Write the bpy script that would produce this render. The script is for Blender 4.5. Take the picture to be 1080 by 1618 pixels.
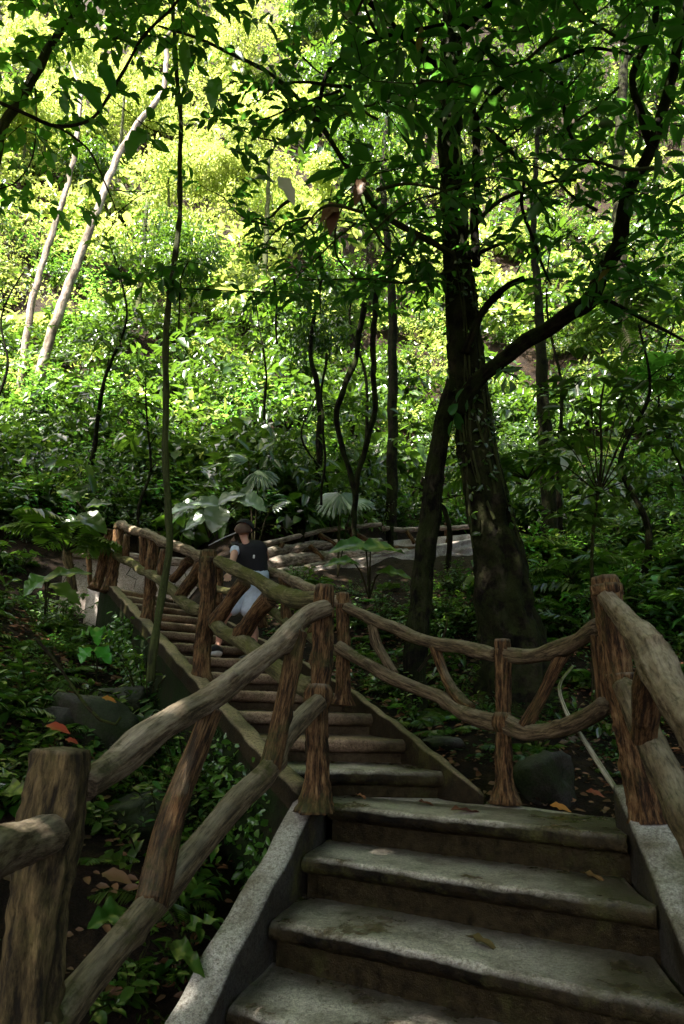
import bpy, math, random
import numpy as np
from mathutils import Vector, Matrix, Euler
R = math.radians
random.seed(7); RNG = np.random.default_rng(11)
sc = bpy.context.scene
for o in list(bpy.data.objects): bpy.data.objects.remove(o)

# ------------------------------------------------------------------ camera
PITCH, ROLL, FPX, W0, H0 = R(15.5), R(1.5), 1079.0, 1080, 1618
cam_d = bpy.data.cameras.new('camera'); cam = bpy.data.objects.new('camera', cam_d)
sc.collection.objects.link(cam); sc.camera = cam
cam_d.sensor_fit = 'VERTICAL'; cam_d.sensor_height = 36.0; cam_d.lens = 36.0 * FPX / H0
cam_d.clip_start = 0.05; cam_d.clip_end = 2000
CF = np.array([0, math.cos(PITCH), math.sin(PITCH)]); CR0 = np.array([1., 0, 0]); CU0 = np.array([0, -math.sin(PITCH), math.cos(PITCH)])
# roll: left side of the camera lower, so the picture's level lines run down to the right
CR = CR0 * math.cos(ROLL) + CU0 * math.sin(ROLL); CU = -CR0 * math.sin(ROLL) + CU0 * math.cos(ROLL)
m = Matrix(((CR[0], CU[0], -CF[0], 0), (CR[1], CU[1], -CF[1], 0), (CR[2], CU[2], -CF[2], 0), (0, 0, 0, 1)))
cam.matrix_world = m
cam_d.dof.use_dof = True; cam_d.dof.focus_distance = 5.0; cam_d.dof.aperture_fstop = 11.0

# ------------------------------------------------------------------ world, sun, exposure
SUN_EL, SUN_AZ = R(58), R(222)          # azimuth the light comes FROM, clockwise from +Y
wd = bpy.data.worlds.new('World'); sc.world = wd; wd.use_nodes = True
nt = wd.node_tree; nt.nodes.clear()
sky = nt.nodes.new('ShaderNodeTexSky'); sky.sky_type = 'NISHITA'; sky.sun_disc = False
sky.dust_density = 5.0; sky.air_density = .7; sky.ozone_density = .3; sky.sun_elevation = SUN_EL; sky.sun_rotation = SUN_AZ
bg = nt.nodes.new('ShaderNodeBackground'); bg.inputs['Strength'].default_value = 0.115
wo = nt.nodes.new('ShaderNodeOutputWorld')
nt.links.new(sky.outputs[0], bg.inputs[0]); nt.links.new(bg.outputs[0], wo.inputs[0])
sun_d = bpy.data.lights.new('sun', 'SUN'); sun = bpy.data.objects.new('sun', sun_d); sc.collection.objects.link(sun)
sun_d.energy = 5.0; sun_d.angle = R(0.6); sun_d.color = (1.0, 0.95, 0.85)
sv = Vector((math.sin(SUN_AZ) * math.cos(SUN_EL), math.cos(SUN_AZ) * math.cos(SUN_EL), math.sin(SUN_EL)))
sun.rotation_euler = sv.to_track_quat('Z', 'Y').to_euler(); sun.location = sv * 80
sc.view_settings.view_transform = 'Standard'; sc.view_settings.look = 'None'
sc.view_settings.exposure = 2.8; sc.view_settings.gamma = 1.0
cy = sc.cycles
cy.max_bounces = 6; cy.diffuse_bounces = 3; cy.glossy_bounces = 2; cy.transmission_bounces = 4; cy.transparent_max_bounces = 4
cy.use_denoising = True; cy.caustics_reflective = False; cy.caustics_refractive = False
cy.sample_clamp_indirect = 4.0

# ------------------------------------------------------------------ pixel -> place
def ray(px, py):
    return CF * FPX + CR * (px - W0 / 2) + CU * (H0 / 2 - py)
def P(px, py, Y):
    d = ray(px, py); return Vector(d / d[1] * Y)

# ------------------------------------------------------------------ terrain
def sst(a, b, x):
    t = np.clip((x - a) / (b - a), 0, 1); return t * t * (3 - 2 * t)
def xl(y):  # left edge of the stairs
    return np.where(y > 3.6, -.1 - .577 * (np.minimum(y, 8.2) - 3.6), -.1 - .37 * (3.6 - y))
def zst(y):
    return np.where(y > 3.6, -.47 + .37 * (np.minimum(y, 8.2) - 3.6), -.5 - .47 * (3.6 - y))
def H(x, y):
    x = np.asarray(x, float); y = np.asarray(y, float)
    yc = np.maximum(y, -3.0)
    base = zst(yc) - .62
    dl = np.maximum(0, xl(yc) - .12 - x)
    left = base + .42 * np.minimum(dl, 3.5) + .10 * np.maximum(dl - 3.5, 0)
    ry = np.interp(yc, [-3, 3.0, 4.0, 6.5, 8.0, 9.6, 12], [-2.6, -1.0, -.72, .05, .6, 1.6, 2.5])
    right = ry + .16 * np.maximum(x - 2.5, 0) - .25 * sst(1.6, 2.6, x) * (1 - sst(5, 8, y))
    w = sst(0.0, 1.0, x - xl(yc) - .1)
    z = left * (1 - w) + right * w
    y0 = 9.8 + 3.2 * sst(-3, 2, x) + .6 * np.sin(x * .5)
    d = np.maximum(y - y0, 0)
    z = z + .62 * d + .032 * d * d * (d < 40) + (d >= 40) * (.032 * 1600 + 2.5 * (d - 40))
    z = z + .30 * np.maximum(np.abs(x + 1) - 11, 0)
    # roughness
    a = .07 + .5 * sst(8, 22, y)
    z = z + a * (np.sin(x * 1.3 + .7 * y) * np.sin(y * 1.1 - .4 * x) + .5 * np.sin(x * 2.9 + 1.3) * np.sin(y * 3.1 + x))
    z = z + (.03 + .1 * sst(8, 22, y)) * np.sin(x * 7.1 + 2 * np.sin(y * 3)) * np.sin(y * 6.3)
    return z
def G(px, py, y0=2.2, y1=85.):
    d = ray(px, py); d = d / d[1]
    Y = np.concatenate([np.arange(y0, 12, .08), np.arange(12, y1, .3)])
    g = np.nonzero(d[2] * Y < H(d[0] * Y, Y))[0]
    if not len(g): return None
    Yh = Y[g[0]]; return Vector((d[0] * Yh, Yh, float(H(d[0] * Yh, Yh))))
def hz(x, y): return float(H(x, y))

# ------------------------------------------------------------------ materials
def mat(name):
    m = bpy.data.materials.new(name); m.use_nodes = True; t = m.node_tree; t.nodes.clear()
    out = t.nodes.new('ShaderNodeOutputMaterial'); b = t.nodes.new('ShaderNodeBsdfPrincipled')
    t.links.new(b.outputs[0], out.inputs[0]); return m, t, b, out
def N(t, k, **kw):
    n = t.nodes.new(k)
    for a, v in kw.items():
        if a in n.inputs.keys(): n.inputs[a].default_value = v
        else: setattr(n, a, v)
    return n
def noise(t, vec, scale, detail=4, rough=.6):
    n = N(t, 'ShaderNodeTexNoise'); n.inputs['Scale'].default_value = scale; n.inputs['Detail'].default_value = detail
    n.inputs['Roughness'].default_value = rough
    if vec is not None: t.links.new(vec, n.inputs['Vector'])
    return n.outputs['Fac']
def ramp(t, fac, stops):
    r = N(t, 'ShaderNodeValToRGB'); e = r.color_ramp.elements
    while len(e) < len(stops): e.new(.5)
    for i, (p, c) in enumerate(stops):
        e[i].position = p; e[i].color = (*c, 1) if len(c) == 3 else c
    t.links.new(fac, r.inputs[0]); return r.outputs[0]
def mix(t, fac, a, b, mode='MIX'):
    n = N(t, 'ShaderNodeMix', data_type='RGBA', blend_type=mode)
    for s, v in ((0, fac), (6, a), (7, b)):
        if isinstance(v, (int, float)): n.inputs[s].default_value = v
        elif isinstance(v, tuple): n.inputs[s].default_value = (*v, 1)
        else: t.links.new(v, n.inputs[s])
    return n.outputs[2]
def mth(t, op, a, b=0., c=0.):
    n = N(t, 'ShaderNodeMath', operation=op)
    for s, v in enumerate((a, b, c)):
        if isinstance(v, (int, float)): n.inputs[s].default_value = v
        else: t.links.new(v, n.inputs[s])
    return n.outputs[0]
def bump(t, b, hgt, s, d=.02, prev=None):
    n = N(t, 'ShaderNodeBump'); n.inputs['Strength'].default_value = s; n.inputs['Distance'].default_value = d
    t.links.new(hgt, n.inputs['Height'])
    if prev is not None: t.links.new(prev, n.inputs['Normal'])
    t.links.new(n.outputs[0], b.inputs['Normal']); return n.outputs[0]
def up_fac(t):
    g = N(t, 'ShaderNodeNewGeometry'); s = N(t, 'ShaderNodeSeparateXYZ'); t.links.new(g.outputs['Normal'], s.inputs[0]); return s.outputs[2]

def leaf_mat(name, c1, c2, tc, rough=.38, trans=.35, yellow=None, coat=0.0):
    """leaf: colour differs from leaf to leaf and from plant to plant; the blade lets light through"""
    m, t, b, out = mat(name)
    g = N(t, 'ShaderNodeNewGeometry'); oi = N(t, 'ShaderNodeObjectInfo')
    tx = N(t, 'ShaderNodeTexCoord')
    isl = g.outputs['Random Per Island']
    col = mix(t, isl, c1, c2)
    big = noise(t, g.outputs['Position'], .45, 2)
    bigr = ramp(t, big, [(.36, (.5, .62, .5)), (.64, (1.45, 1.3, 1.2))])
    col = mix(t, 1.0, col, bigr, 'MULTIPLY')
    if yellow:
        f = mth(t, 'GREATER_THAN', isl, yellow[0]); col = mix(t, f, col, yellow[1])
    hv = N(t, 'ShaderNodeHueSaturation'); t.links.new(col, hv.inputs['Color'])
    t.links.new(mth(t, 'MULTIPLY_ADD', oi.outputs['Random'], .05, .475), hv.inputs['Hue'])
    t.links.new(mth(t, 'MULTIPLY_ADD', oi.outputs['Random'], .5, .75), hv.inputs['Value'])
    t.links.new(hv.outputs[0], b.inputs['Base Color'])
    b.inputs['Roughness'].default_value = rough; b.inputs['Specular IOR Level'].default_value = .5
    b.inputs['Coat Weight'].default_value = coat; b.inputs['Coat Roughness'].default_value = .2
    tr = N(t, 'ShaderNodeBsdfTranslucent')
    tcol = mix(t, isl, tc, tuple(v * .6 for v in tc)); t.links.new(tcol, tr.inputs[0])
    ms = N(t, 'ShaderNodeMixShader'); ms.inputs[0].default_value = trans
    t.links.new(b.outputs[0], ms.inputs[1]); t.links.new(tr.outputs[0], ms.inputs[2]); t.links.new(ms.outputs[0], out.inputs[0])
    return m
M = {}
M['leaf_sun'] = leaf_mat('sunny_leaf', (.13, .21, .03), (.30, .38, .08), (.56, .68, .13), .45, .45)  # sun glow of the upper slope put into a paler leaf colour
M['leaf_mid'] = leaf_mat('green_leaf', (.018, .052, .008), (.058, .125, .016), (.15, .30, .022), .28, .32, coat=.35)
M['leaf_dark'] = leaf_mat('dark_leaf', (.015, .05, .012), (.035, .10, .02), (.07, .24, .025), .33, .25)
M['leaf_over'] = leaf_mat('overhead_leaf', (.014, .045, .01), (.035, .10, .02), (.14, .42, .04), .4, .38, yellow=(.993, (.22, .08, .03)))
M['leaf_pale'] = leaf_mat('pale_leaf', (.09, .14, .09), (.17, .23, .16), (.2, .35, .1), .25, .2, coat=.3)
M['leaf_bright'] = leaf_mat('bright_leaf', (.06, .20, .02), (.10, .28, .03), (.25, .6, .06), .35, .4)
M['leaf_dry'] = leaf_mat('dry_leaf', (.10, .05, .025), (.22, .10, .045), (.15, .06, .02), .6, .15)
M['leaf_white'] = leaf_mat('whitish_leaf', (.45, .48, .42), (.62, .62, .56), (.4, .45, .3), .5, .3)
M['leaf_orange'] = leaf_mat('orange_leaf', (.30, .06, .02), (.45, .12, .03), (.4, .1, .02), .5, .2)

def wood_mat(name, dark, mid, light, moss=.0, topgrey=None, streak=14., rough=.8, mosscol=(.055, .062, .014), bs=.9):
    """bark-like moulded surface; 'grain' runs along the log"""
    m, t, b, out = mat(name)
    at = N(t, 'ShaderNodeAttribute', attribute_name='grain'); v = at.outputs['Vector']
    g = N(t, 'ShaderNodeNewGeometry'); pos = g.outputs['Position']
    n1 = noise(t, v, streak * 3.2, 7, .72); n2 = noise(t, pos, 7, 5, .7); n3 = noise(t, v, streak * 9, 4, .7)
    col = ramp(t, n1, [(.36, tuple(c * .5 for c in dark)), (.44, dark), (.52, mid), (.64, light)])
    col = mix(t, .5, col, ramp(t, n3, [(.35, (.2, .17, .15)), (.6, (1, 1, 1))]), 'MULTIPLY')
    col = mix(t, .75, col, ramp(t, n2, [(.3, (.5, .45, .4)), (.7, (1.2, 1.2, 1.2))]), 'MULTIPLY')
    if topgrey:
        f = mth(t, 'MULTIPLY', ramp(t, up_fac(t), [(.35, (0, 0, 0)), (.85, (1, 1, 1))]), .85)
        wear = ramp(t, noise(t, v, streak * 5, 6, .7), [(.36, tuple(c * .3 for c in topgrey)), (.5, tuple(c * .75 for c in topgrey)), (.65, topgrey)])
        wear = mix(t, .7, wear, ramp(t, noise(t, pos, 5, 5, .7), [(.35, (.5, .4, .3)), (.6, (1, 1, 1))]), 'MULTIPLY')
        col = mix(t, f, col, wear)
    if moss:
        mf = ramp(t, noise(t, pos, 5.5, 6, .7), [(.62 - moss * .3, (0, 0, 0)), (.72 - moss * .3, (1, 1, 1))])
        mf = mth(t, 'MULTIPLY', mf, mth(t, 'MULTIPLY_ADD', ramp(t, up_fac(t), [(.0, (0, 0, 0)), (.7, (1, 1, 1))]), .6, .35))
        col = mix(t, mf, col, ramp(t, noise(t, pos, 60, 3), [(.3, tuple(c * .5 for c in mosscol)), (.7, mosscol)]))
    t.links.new(col, b.inputs['Base Color']); b.inputs['Roughness'].default_value = rough
    b.inputs['Specular IOR Level'].default_value = .06 if 'dark_bark' in name or 'twig' in name else .2
    p = bump(t, b, n1, bs, .045 if 'bark' in name else .022); bump(t, b, noise(t, pos, 140, 4, .7), .5, .003, p)
    return m
M['log_grey'] = wood_mat('weathered_log', (.10, .065, .035), (.22, .155, .095), (.34, .27, .18), .12, (.48, .39, .29), mosscol=(.07, .06, .025))
M['log_mossy'] = wood_mat('mossy_log', (.06, .05, .02), (.14, .12, .05), (.26, .22, .12), .55, (.26, .23, .13), mosscol=(.10, .10, .02))
M['log_brown'] = wood_mat('brown_log', (.06, .04, .02), (.16, .11, .06), (.27, .20, .12), .30, (.34, .28, .19), mosscol=(.085, .08, .02))
M['post'] = wood_mat('brown_post', (.036, .017, .006), (.145, .072, .026), (.29, .175, .078), .30, (.32, .26, .18), 16, bs=1.0)
M['post_moss'] = wood_mat('mossy_post', (.03, .02, .008), (.10, .07, .028), (.20, .14, .06), .30, (.28, .22, .13), 14, mosscol=(.085, .08, .018), bs=1.0)
M['log_far'] = wood_mat('far_log', (.14, .10, .075), (.32, .25, .20), (.46, .38, .32), .25, (.50, .44, .38))
M['bark'] = wood_mat('dark_bark', (.004, .003, .002), (.012, .009, .005), (.034, .027, .015), .55, None, 8, mosscol=(.035, .05, .01), bs=1.0)
M['trunk_bark'] = wood_mat('mottled_dark_bark', (.004, .003, .002), (.012, .010, .006), (.040, .034, .021), .65, None, 9, mosscol=(.035, .045, .010), bs=1.0)
M['bark_pale'] = wood_mat('pale_bark', (.14, .11, .08), (.30, .25, .20), (.48, .43, .36), .1, None, 3, mosscol=(.2, .22, .08))
M['bark_moss'] = wood_mat('mossy_bark', (.02, .02, .008), (.05, .05, .018), (.12, .13, .04), .85, None, 8, mosscol=(.09, .12, .02))
M['twig'] = wood_mat('twig_bark', (.02, .014, .008), (.04, .032, .018), (.08, .065, .035), .5, None, 10, mosscol=(.08, .10, .02))

def stone_mat(name, base, dark, moss, mosscol, wet=.55, scale=1., side_shade=.5):
    m, t, b, out = mat(name)
    g = N(t, 'ShaderNodeNewGeometry'); pos = g.outputs['Position']
    n1 = noise(t, pos, 3.2 * scale, 6, .65); n2 = noise(t, pos, 70, 4, .8); n3 = noise(t, pos, 200, 2, .6)
    col = ramp(t, n1, [(.36, dark), (.54, base)])
    sp = ramp(t, n2, [(.36, (.35, .30, .24)), (.52, (1, 1, 1)), (.68, (1.3, 1.28, 1.25))])
    col = mix(t, .9, col, sp, 'MULTIPLY'); col = mix(t, .6, col, ramp(t, n3, [(.38, (.4, .4, .4)), (.6, (1.25, 1.25, 1.25))]), 'MULTIPLY')
    # shade painted into the colour of faces that do not lie level
    side = ramp(t, up_fac(t), [(.35, (1, 1, 1)), (.9, (0, 0, 0))])
    gr = mth(t, 'MULTIPLY', side, side_shade)
    col = mix(t, gr, col, ramp(t, noise(t, pos, 12, 5, .7), [(.40, (.003, .002, .001)), (.88, (.032, .020, .008))]))
    at = N(t, 'ShaderNodeAttribute', attribute_name='grain'); sp_ = N(t, 'ShaderNodeSeparateXYZ'); t.links.new(at.outputs['Vector'], sp_.inputs[0])
    gk = N(t, 'ShaderNodeClamp'); t.links.new(mth(t, 'SUBTRACT', sp_.outputs[0], 1000.), gk.inputs[0])   # dirt gathered in the corners of the steps
    gf = ramp(t, mth(t, 'ADD', mth(t, 'MULTIPLY', gk.outputs[0], .75), mth(t, 'MULTIPLY', noise(t, pos, 7, 6, .75), .6)), [(.42, (0, 0, 0)), (.85, (1, 1, 1))])
    col = mix(t, mth(t, 'MULTIPLY', gf, .85), col, ramp(t, noise(t, pos, 25, 4), [(.3, (.012, .008, .004)), (.7, (.055, .04, .018))]))
    mf = ramp(t, noise(t, pos, 2.6, 7, .72), [(.64 - moss * .3, (0, 0, 0)), (.76 - moss * .3, (1, 1, 1))])
    col = mix(t, mth(t, 'MULTIPLY', mf, .85), col, ramp(t, noise(t, pos, 70, 4), [(.3, tuple(c * .4 for c in mosscol)), (.7, mosscol)]))
    t.links.new(ramp(t, up_fac(t), [(.3, (.08,) * 3), (.9, (.55,) * 3)]), b.inputs['Specular IOR Level'])
    t.links.new(col, b.inputs['Base Color']); t.links.new(ramp(t, n1, [(.3, (wet * .8,) * 3), (.7, (wet * 1.2,) * 3)]), b.inputs['Roughness'])
    p = bump(t, b, n1, .5, .04); p = bump(t, b, n2, .9, .010, p); bump(t, b, n3, .7, .003, p)
    return m
M['concrete'] = stone_mat('step_concrete', (.64, .57, .49), (.13, .09, .05), .34, (.075, .07, .022), .30, side_shade=1.0)
M['kerb'] = stone_mat('kerb_concrete', (.42, .385, .34), (.14, .11, .075), .3, (.10, .09, .03), .6, side_shade=.9)
M['concrete_moss'] = stone_mat('mossy_concrete', (.36, .27, .15), (.13, .095, .05), .32, (.08, .075, .02), .65, side_shade=.95)
M['brown_step'] = stone_mat('brown_concrete', (.52, .35, .23), (.20, .12, .065), .12, (.10, .09, .03), .5, side_shade=.5)
M['wall_pale'] = stone_mat('pale_concrete', (.64, .55, .49), (.30, .24, .19), .18, (.14, .13, .05), .6, side_shade=.12)
M['rock'] = stone_mat('rock', (.065, .058, .048), (.014, .012, .009), .75, (.022, .034, .008), .75, 2.0, side_shade=.5)
M['wall_dark'] = stone_mat('mossy_wall', (.03, .03, .015), (.010, .010, .005), .8, (.014, .028, .006), .9, side_shade=.5)

m, t, b, out = mat('soil')
g = N(t, 'ShaderNodeNewGeometry'); pos = g.outputs['Position']
c = ramp(t, noise(t, pos, 6, 8, .75), [(.3, (.006, .004, .002)), (.5, (.018, .011, .006)), (.66, (.045, .028, .014)), (.8, (.02, .028, .008))])
c = mix(t, .7, c, ramp(t, noise(t, pos, 45, 4, .8), [(.35, (.2, .2, .2)), (.65, (1.5, 1.4, 1.3))]), 'MULTIPLY')
t.links.new(c, b.inputs['Base Color']); b.inputs['Roughness'].default_value = .8; b.inputs['Specular IOR Level'].default_value = .12
p = bump(t, b, noise(t, pos, 9, 8, .8), 1.0, .08); bump(t, b, noise(t, pos, 60, 4, .8), .8, .02, p); M['soil'] = m

def plain(name, col, rough=.6, bumps=0, spec=.4, var=.25):
    m, t, b, out = mat(name)
    g = N(t, 'ShaderNodeTexCoord')
    c = mix(t, 1.0, col, ramp(t, noise(t, g.outputs['Object'], 14, 4), [(.3, (1 - var,) * 3), (.7, (1 + var * .4,) * 3)]), 'MULTIPLY')
    t.links.new(c, b.inputs['Base Color']); b.inputs['Roughness'].default_value = rough; b.inputs['Specular IOR Level'].default_value = spec
    if bumps: bump(t, b, noise(t, g.outputs['Object'], 30, 4), bumps, .01)
    return m
M['skin'] = plain('skin', (.50, .27, .19), .5, var=.1)
M['vest'] = plain('black_cloth', (.012, .012, .014), .85, .4)
M['sleeve'] = plain('light_blue_cloth', (.50, .58, .66), .85, .3)
M['shorts'] = plain('grey_blue_cloth', (.50, .54, .62), .85, .5)
M['hair'] = plain('short_hair', (.085, .048, .03), .7)
M['shoe'] = plain('black_shoe', (.015, .015, .016), .5)
M['sole'] = plain('white_sole', (.75, .74, .72), .5)
M['red'] = plain('red_cloth', (.5, .06, .08), .7)
M['metal'] = plain('grey_metal', (.3, .3, .31), .35)
M['pipe'] = wood_mat('pale_stem', (.30, .28, .18), (.55, .52, .38), (.7, .66, .5), .35, None, 6, mosscol=(.20, .24, .03))

# ------------------------------------------------------------------ mesh helpers
def link(name, me, parent=None, loc=None):
    o = bpy.data.objects.new(name, me); sc.collection.objects.link(o)
    if parent is not None: o.parent = parent
    if loc is not None: o.location = loc
    return o
def tag(o, label, cat, group=None, kind=None):
    if label: o['label'] = label
    if cat: o['category'] = cat
    if group: o['group'] = group
    if kind: o['kind'] = kind
    return o
def empty(name, loc, label, cat, group=None):
    o = link(name, None, None, loc); o.empty_display_size = .1; return tag(o, label, cat, group)
class Geo:
    """collects verts and faces (lists of numpy blocks) for one mesh; mats are slots"""
    def __init__(s): s.v = []; s.f = []; s.m = []; s.g = []; s.n = 0
    def add(s, v, faces, mi=0, grain=None):
        v = np.asarray(v, float).reshape(-1, 3)
        s.v.append(v); s.g.append(v * 1.0 if grain is None else np.asarray(grain, float))
        for fa in faces:                    # fa: (k,n) int array of same-size polygons
            fa = np.asarray(fa, int); s.f.append(fa + s.n); s.m.append(np.full(len(fa), mi))
        s.n += len(v)
    def mesh(s, name, mats, smooth=True, loc=(0, 0, 0)):
        me = bpy.data.meshes.new(name); v = np.concatenate(s.v) - np.array(loc)
        sizes = np.concatenate([np.full(len(f), f.shape[1]) for f in s.f]); idx = np.concatenate([f.ravel() for f in s.f])
        me.vertices.add(len(v)); me.vertices.foreach_set('co', v.ravel())
        me.loops.add(len(idx)); me.loops.foreach_set('vertex_index', idx)
        me.polygons.add(len(sizes)); me.polygons.foreach_set('loop_start', np.concatenate([[0], np.cumsum(sizes)[:-1]]))
        me.polygons.foreach_set('loop_total', sizes); me.polygons.foreach_set('material_index', np.concatenate(s.m))
        me.polygons.foreach_set('use_smooth', np.full(len(sizes), smooth))
        me.update(calc_edges=True); me.validate()
        a = me.attributes.new('grain', 'FLOAT_VECTOR', 'POINT'); a.data.foreach_set('vector', np.concatenate(s.g).ravel())
        for mm in mats: me.materials.append(M[mm])
        return me
    def obj(s, name, mats, parent=None, smooth=True, loc=None):
        if isinstance(mats, str): mats = [mats]
        base = Vector((0, 0, 0)) if parent is None else parent.location
        l = base if loc is None else loc
        o = link(name, s.mesh(name, mats, smooth, l), parent)
        o.location = Vector(l) - (Vector((0, 0, 0)) if parent is None else parent.location)
        return o
def smooth_path(pts, rad, step):
    pts = [np.array(p, float) for p in pts]
    if len(pts) == 2: pts = [pts[0], (pts[0] + pts[1]) / 2, pts[1]]; rad = [rad[0], (rad[0] + rad[-1]) / 2, rad[-1]]
    n = len(pts)
    if len(rad) != n: rad = list(np.interp(np.linspace(0, 1, n), np.linspace(0, 1, len(rad)), rad))
    out, ro = [], []
    for i in range(n - 1):
        p0 = pts[max(i - 1, 0)]; p1 = pts[i]; p2 = pts[i + 1]; p3 = pts[min(i + 2, n - 1)]
        k = max(1, int(np.linalg.norm(p2 - p1) / step))
        for j in range(k):
            u = j / k
            out.append(.5 * (2 * p1 + (p2 - p0) * u + (2 * p0 - 5 * p1 + 4 * p2 - p3) * u * u + (3 * p1 - p0 - 3 * p2 + p3) * u ** 3))
            ro.append(rad[i] * (1 - u) + rad[i + 1] * u)
    out.append(pts[-1]); ro.append(rad[-1])
    return np.array(out), np.array(ro)
def tube(geo, pts, rad, step=.04, seg=14, lump=.08, groove=.0, wob=0., mi=0, cap=True, seed=None, raw=False, knot=0):
    """a log: irregular section, lumps, grooves along its length"""
    rg = np.random.default_rng(seed if seed is not None else int(RNG.integers(1e9)))
    c, r = smooth_path(pts, rad if hasattr(rad, '__len__') else [rad, rad], step)
    n = len(c); L = np.concatenate([[0], np.cumsum(np.linalg.norm(np.diff(c, axis=0), axis=1))])
    if wob:
        for a in range(3):
            c[:, a] += wob * sum(np.sin(L * rg.uniform(3, 9) + rg.uniform(0, 6)) for _ in range(2)) * .5
    T = np.gradient(c, axis=0); T /= np.linalg.norm(T, axis=1)[:, None] + 1e-9
    U = np.zeros_like(c); u = np.cross(T[0], [0, 0, 1.]) if abs(T[0][2]) < .9 else np.cross(T[0], [0, 1., 0]); u /= np.linalg.norm(u)
    for i in range(n):
        u = u - T[i] * np.dot(u, T[i]); u /= np.linalg.norm(u) + 1e-9; U[i] = u
    V = np.cross(T, U)
    a = np.linspace(0, 2 * np.pi, seg, endpoint=False)
    rr = np.ones((n, seg))
    for _ in range(4):
        k = rg.integers(0, 3); rr += lump * .5 * np.sin(L[:, None] * rg.uniform(4, 22) + k * a[None] + rg.uniform(0, 6))
    if groove:
        for _ in range(5):
            k = rg.integers(5, 12); rr += groove * .4 * np.sin(k * a[None] + rg.uniform(0, 6) + 1.2 * np.sin(L[:, None] * rg.uniform(3, 14) + rg.uniform(0, 6)))
        rr += groove * .5 * rg.standard_normal((n, seg)) * .5
    for _ in range(knot):
        l0 = rg.uniform(.15, .85) * L[-1]; a0 = rg.uniform(0, 6.28)
        rr += .35 * np.exp(-((L[:, None] - l0) / .03) ** 2) * np.exp(-((np.angle(np.exp(1j * (a[None] - a0)))) / .6) ** 2)
    rr = rr * r[:, None]
    v = c[:, None] + rr[..., None] * (np.cos(a)[None, :, None] * U[:, None] + np.sin(a)[None, :, None] * V[:, None])
    off = rg.uniform(0, 50)
    gr = np.stack([np.broadcast_to(np.cos(a) * .06, (n, seg)) + off, np.broadcast_to(np.sin(a) * .06, (n, seg)), np.broadcast_to(L[:, None] * .16, (n, seg))], -1)
    v = v.reshape(-1, 3); gr = gr.reshape(-1, 3)
    i = np.arange(n - 1)[:, None] * seg; j = np.arange(seg)[None]; jn = (j + 1) % seg
    q = np.stack([i + j, i + jn, i + seg + jn, i + seg + j], -1).reshape(-1, 4)
    fs = [q]
    if cap:
        e0, e1 = len(v), len(v) + 1
        v = np.vstack([v, c[0] - T[0] * r[0] * .12, c[-1] + T[-1] * r[-1] * .12]); gr = np.vstack([gr, gr[0] + .02, gr[-1] + .02])
        k = np.arange(seg)
        fs.append(np.stack([np.full(seg, e0), (k + 1) % seg, k], -1)); b = (n - 1) * seg
        fs.append(np.stack([np.full(seg, e1), b + k, b + (k + 1) % seg], -1))
    geo.add(v, fs, mi, gr)
    return c, r

# leaf templates: (u along, w across, n lift)
LT_FINE = (np.array([[0, 0, 0], [.18, -.36, .05], [.18, 0, -.02], [.18, .36, .05], [.45, -.5, .07], [.45, 0, -.05], [.45, .5, .07],
                     [.74, -.34, .0], [.74, 0, -.10], [.74, .34, .0], [1, 0, -.22]]),
           [np.array([[0, 2, 1], [0, 3, 2], [7, 8, 10], [8, 9, 10]]), np.array([[1, 2, 5, 4], [2, 3, 6, 5], [4, 5, 8, 7], [5, 6, 9, 8]])])
LT_MID = (np.array([[0, 0, 0], [.3, -.46, .06], [.68, -.38, -.02], [1, 0, -.16], [.68, .38, -.02], [.3, .46, .06]]),
          [np.array([[0, 3, 2, 1], [0, 5, 4, 3]])])
LT_STRAP = (np.array([[0, -.12, 0], [0, .12, 0], [.3, -.5, .12], [.3, .5, .12], [.65, -.42, .02], [.65, .42, .02], [1, -.03, -.28], [1, .03, -.28]]),
            [np.array([[0, 1, 3, 2], [2, 3, 5, 4], [4, 5, 7, 6]])])
def nrm(a): return a / (np.linalg.norm(a, axis=-1, keepdims=True) + 1e-9)
def leaves(geo, pos, d, nv, ln, wd, tpl=LT_MID, mi=0):
    pos = np.atleast_2d(pos); d = nrm(np.atleast_2d(d)); nv = np.atleast_2d(nv)
    nv = nrm(nv - d * np.sum(nv * d, 1)[:, None]); s = np.cross(nv, d)
    ln = np.broadcast_to(ln, (len(pos),))[:, None, None]; wd = np.broadcast_to(wd, (len(pos),))[:, None, None]
    T, F = tpl; k = len(T)
    v = pos[:, None] + d[:, None] * (T[:, 0][None, :, None] * ln) + s[:, None] * (T[:, 1][None, :, None] * wd) + nv[:, None] * (T[:, 2][None, :, None] * ln)
    off = (np.arange(len(pos)) * k)[:, None, None]
    geo.add(v.reshape(-1, 3), [(f[None] + off).reshape(-1, f.shape[1]) for f in F], mi)
def rdir(n, zmin=-1, zmax=1, rg=RNG):
    z = rg.uniform(zmin, zmax, n); a = rg.uniform(0, 2 * np.pi, n); s = np.sqrt(np.maximum(0, 1 - z * z))
    return np.stack([np.cos(a) * s, np.sin(a) * s, z], 1)
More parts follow.
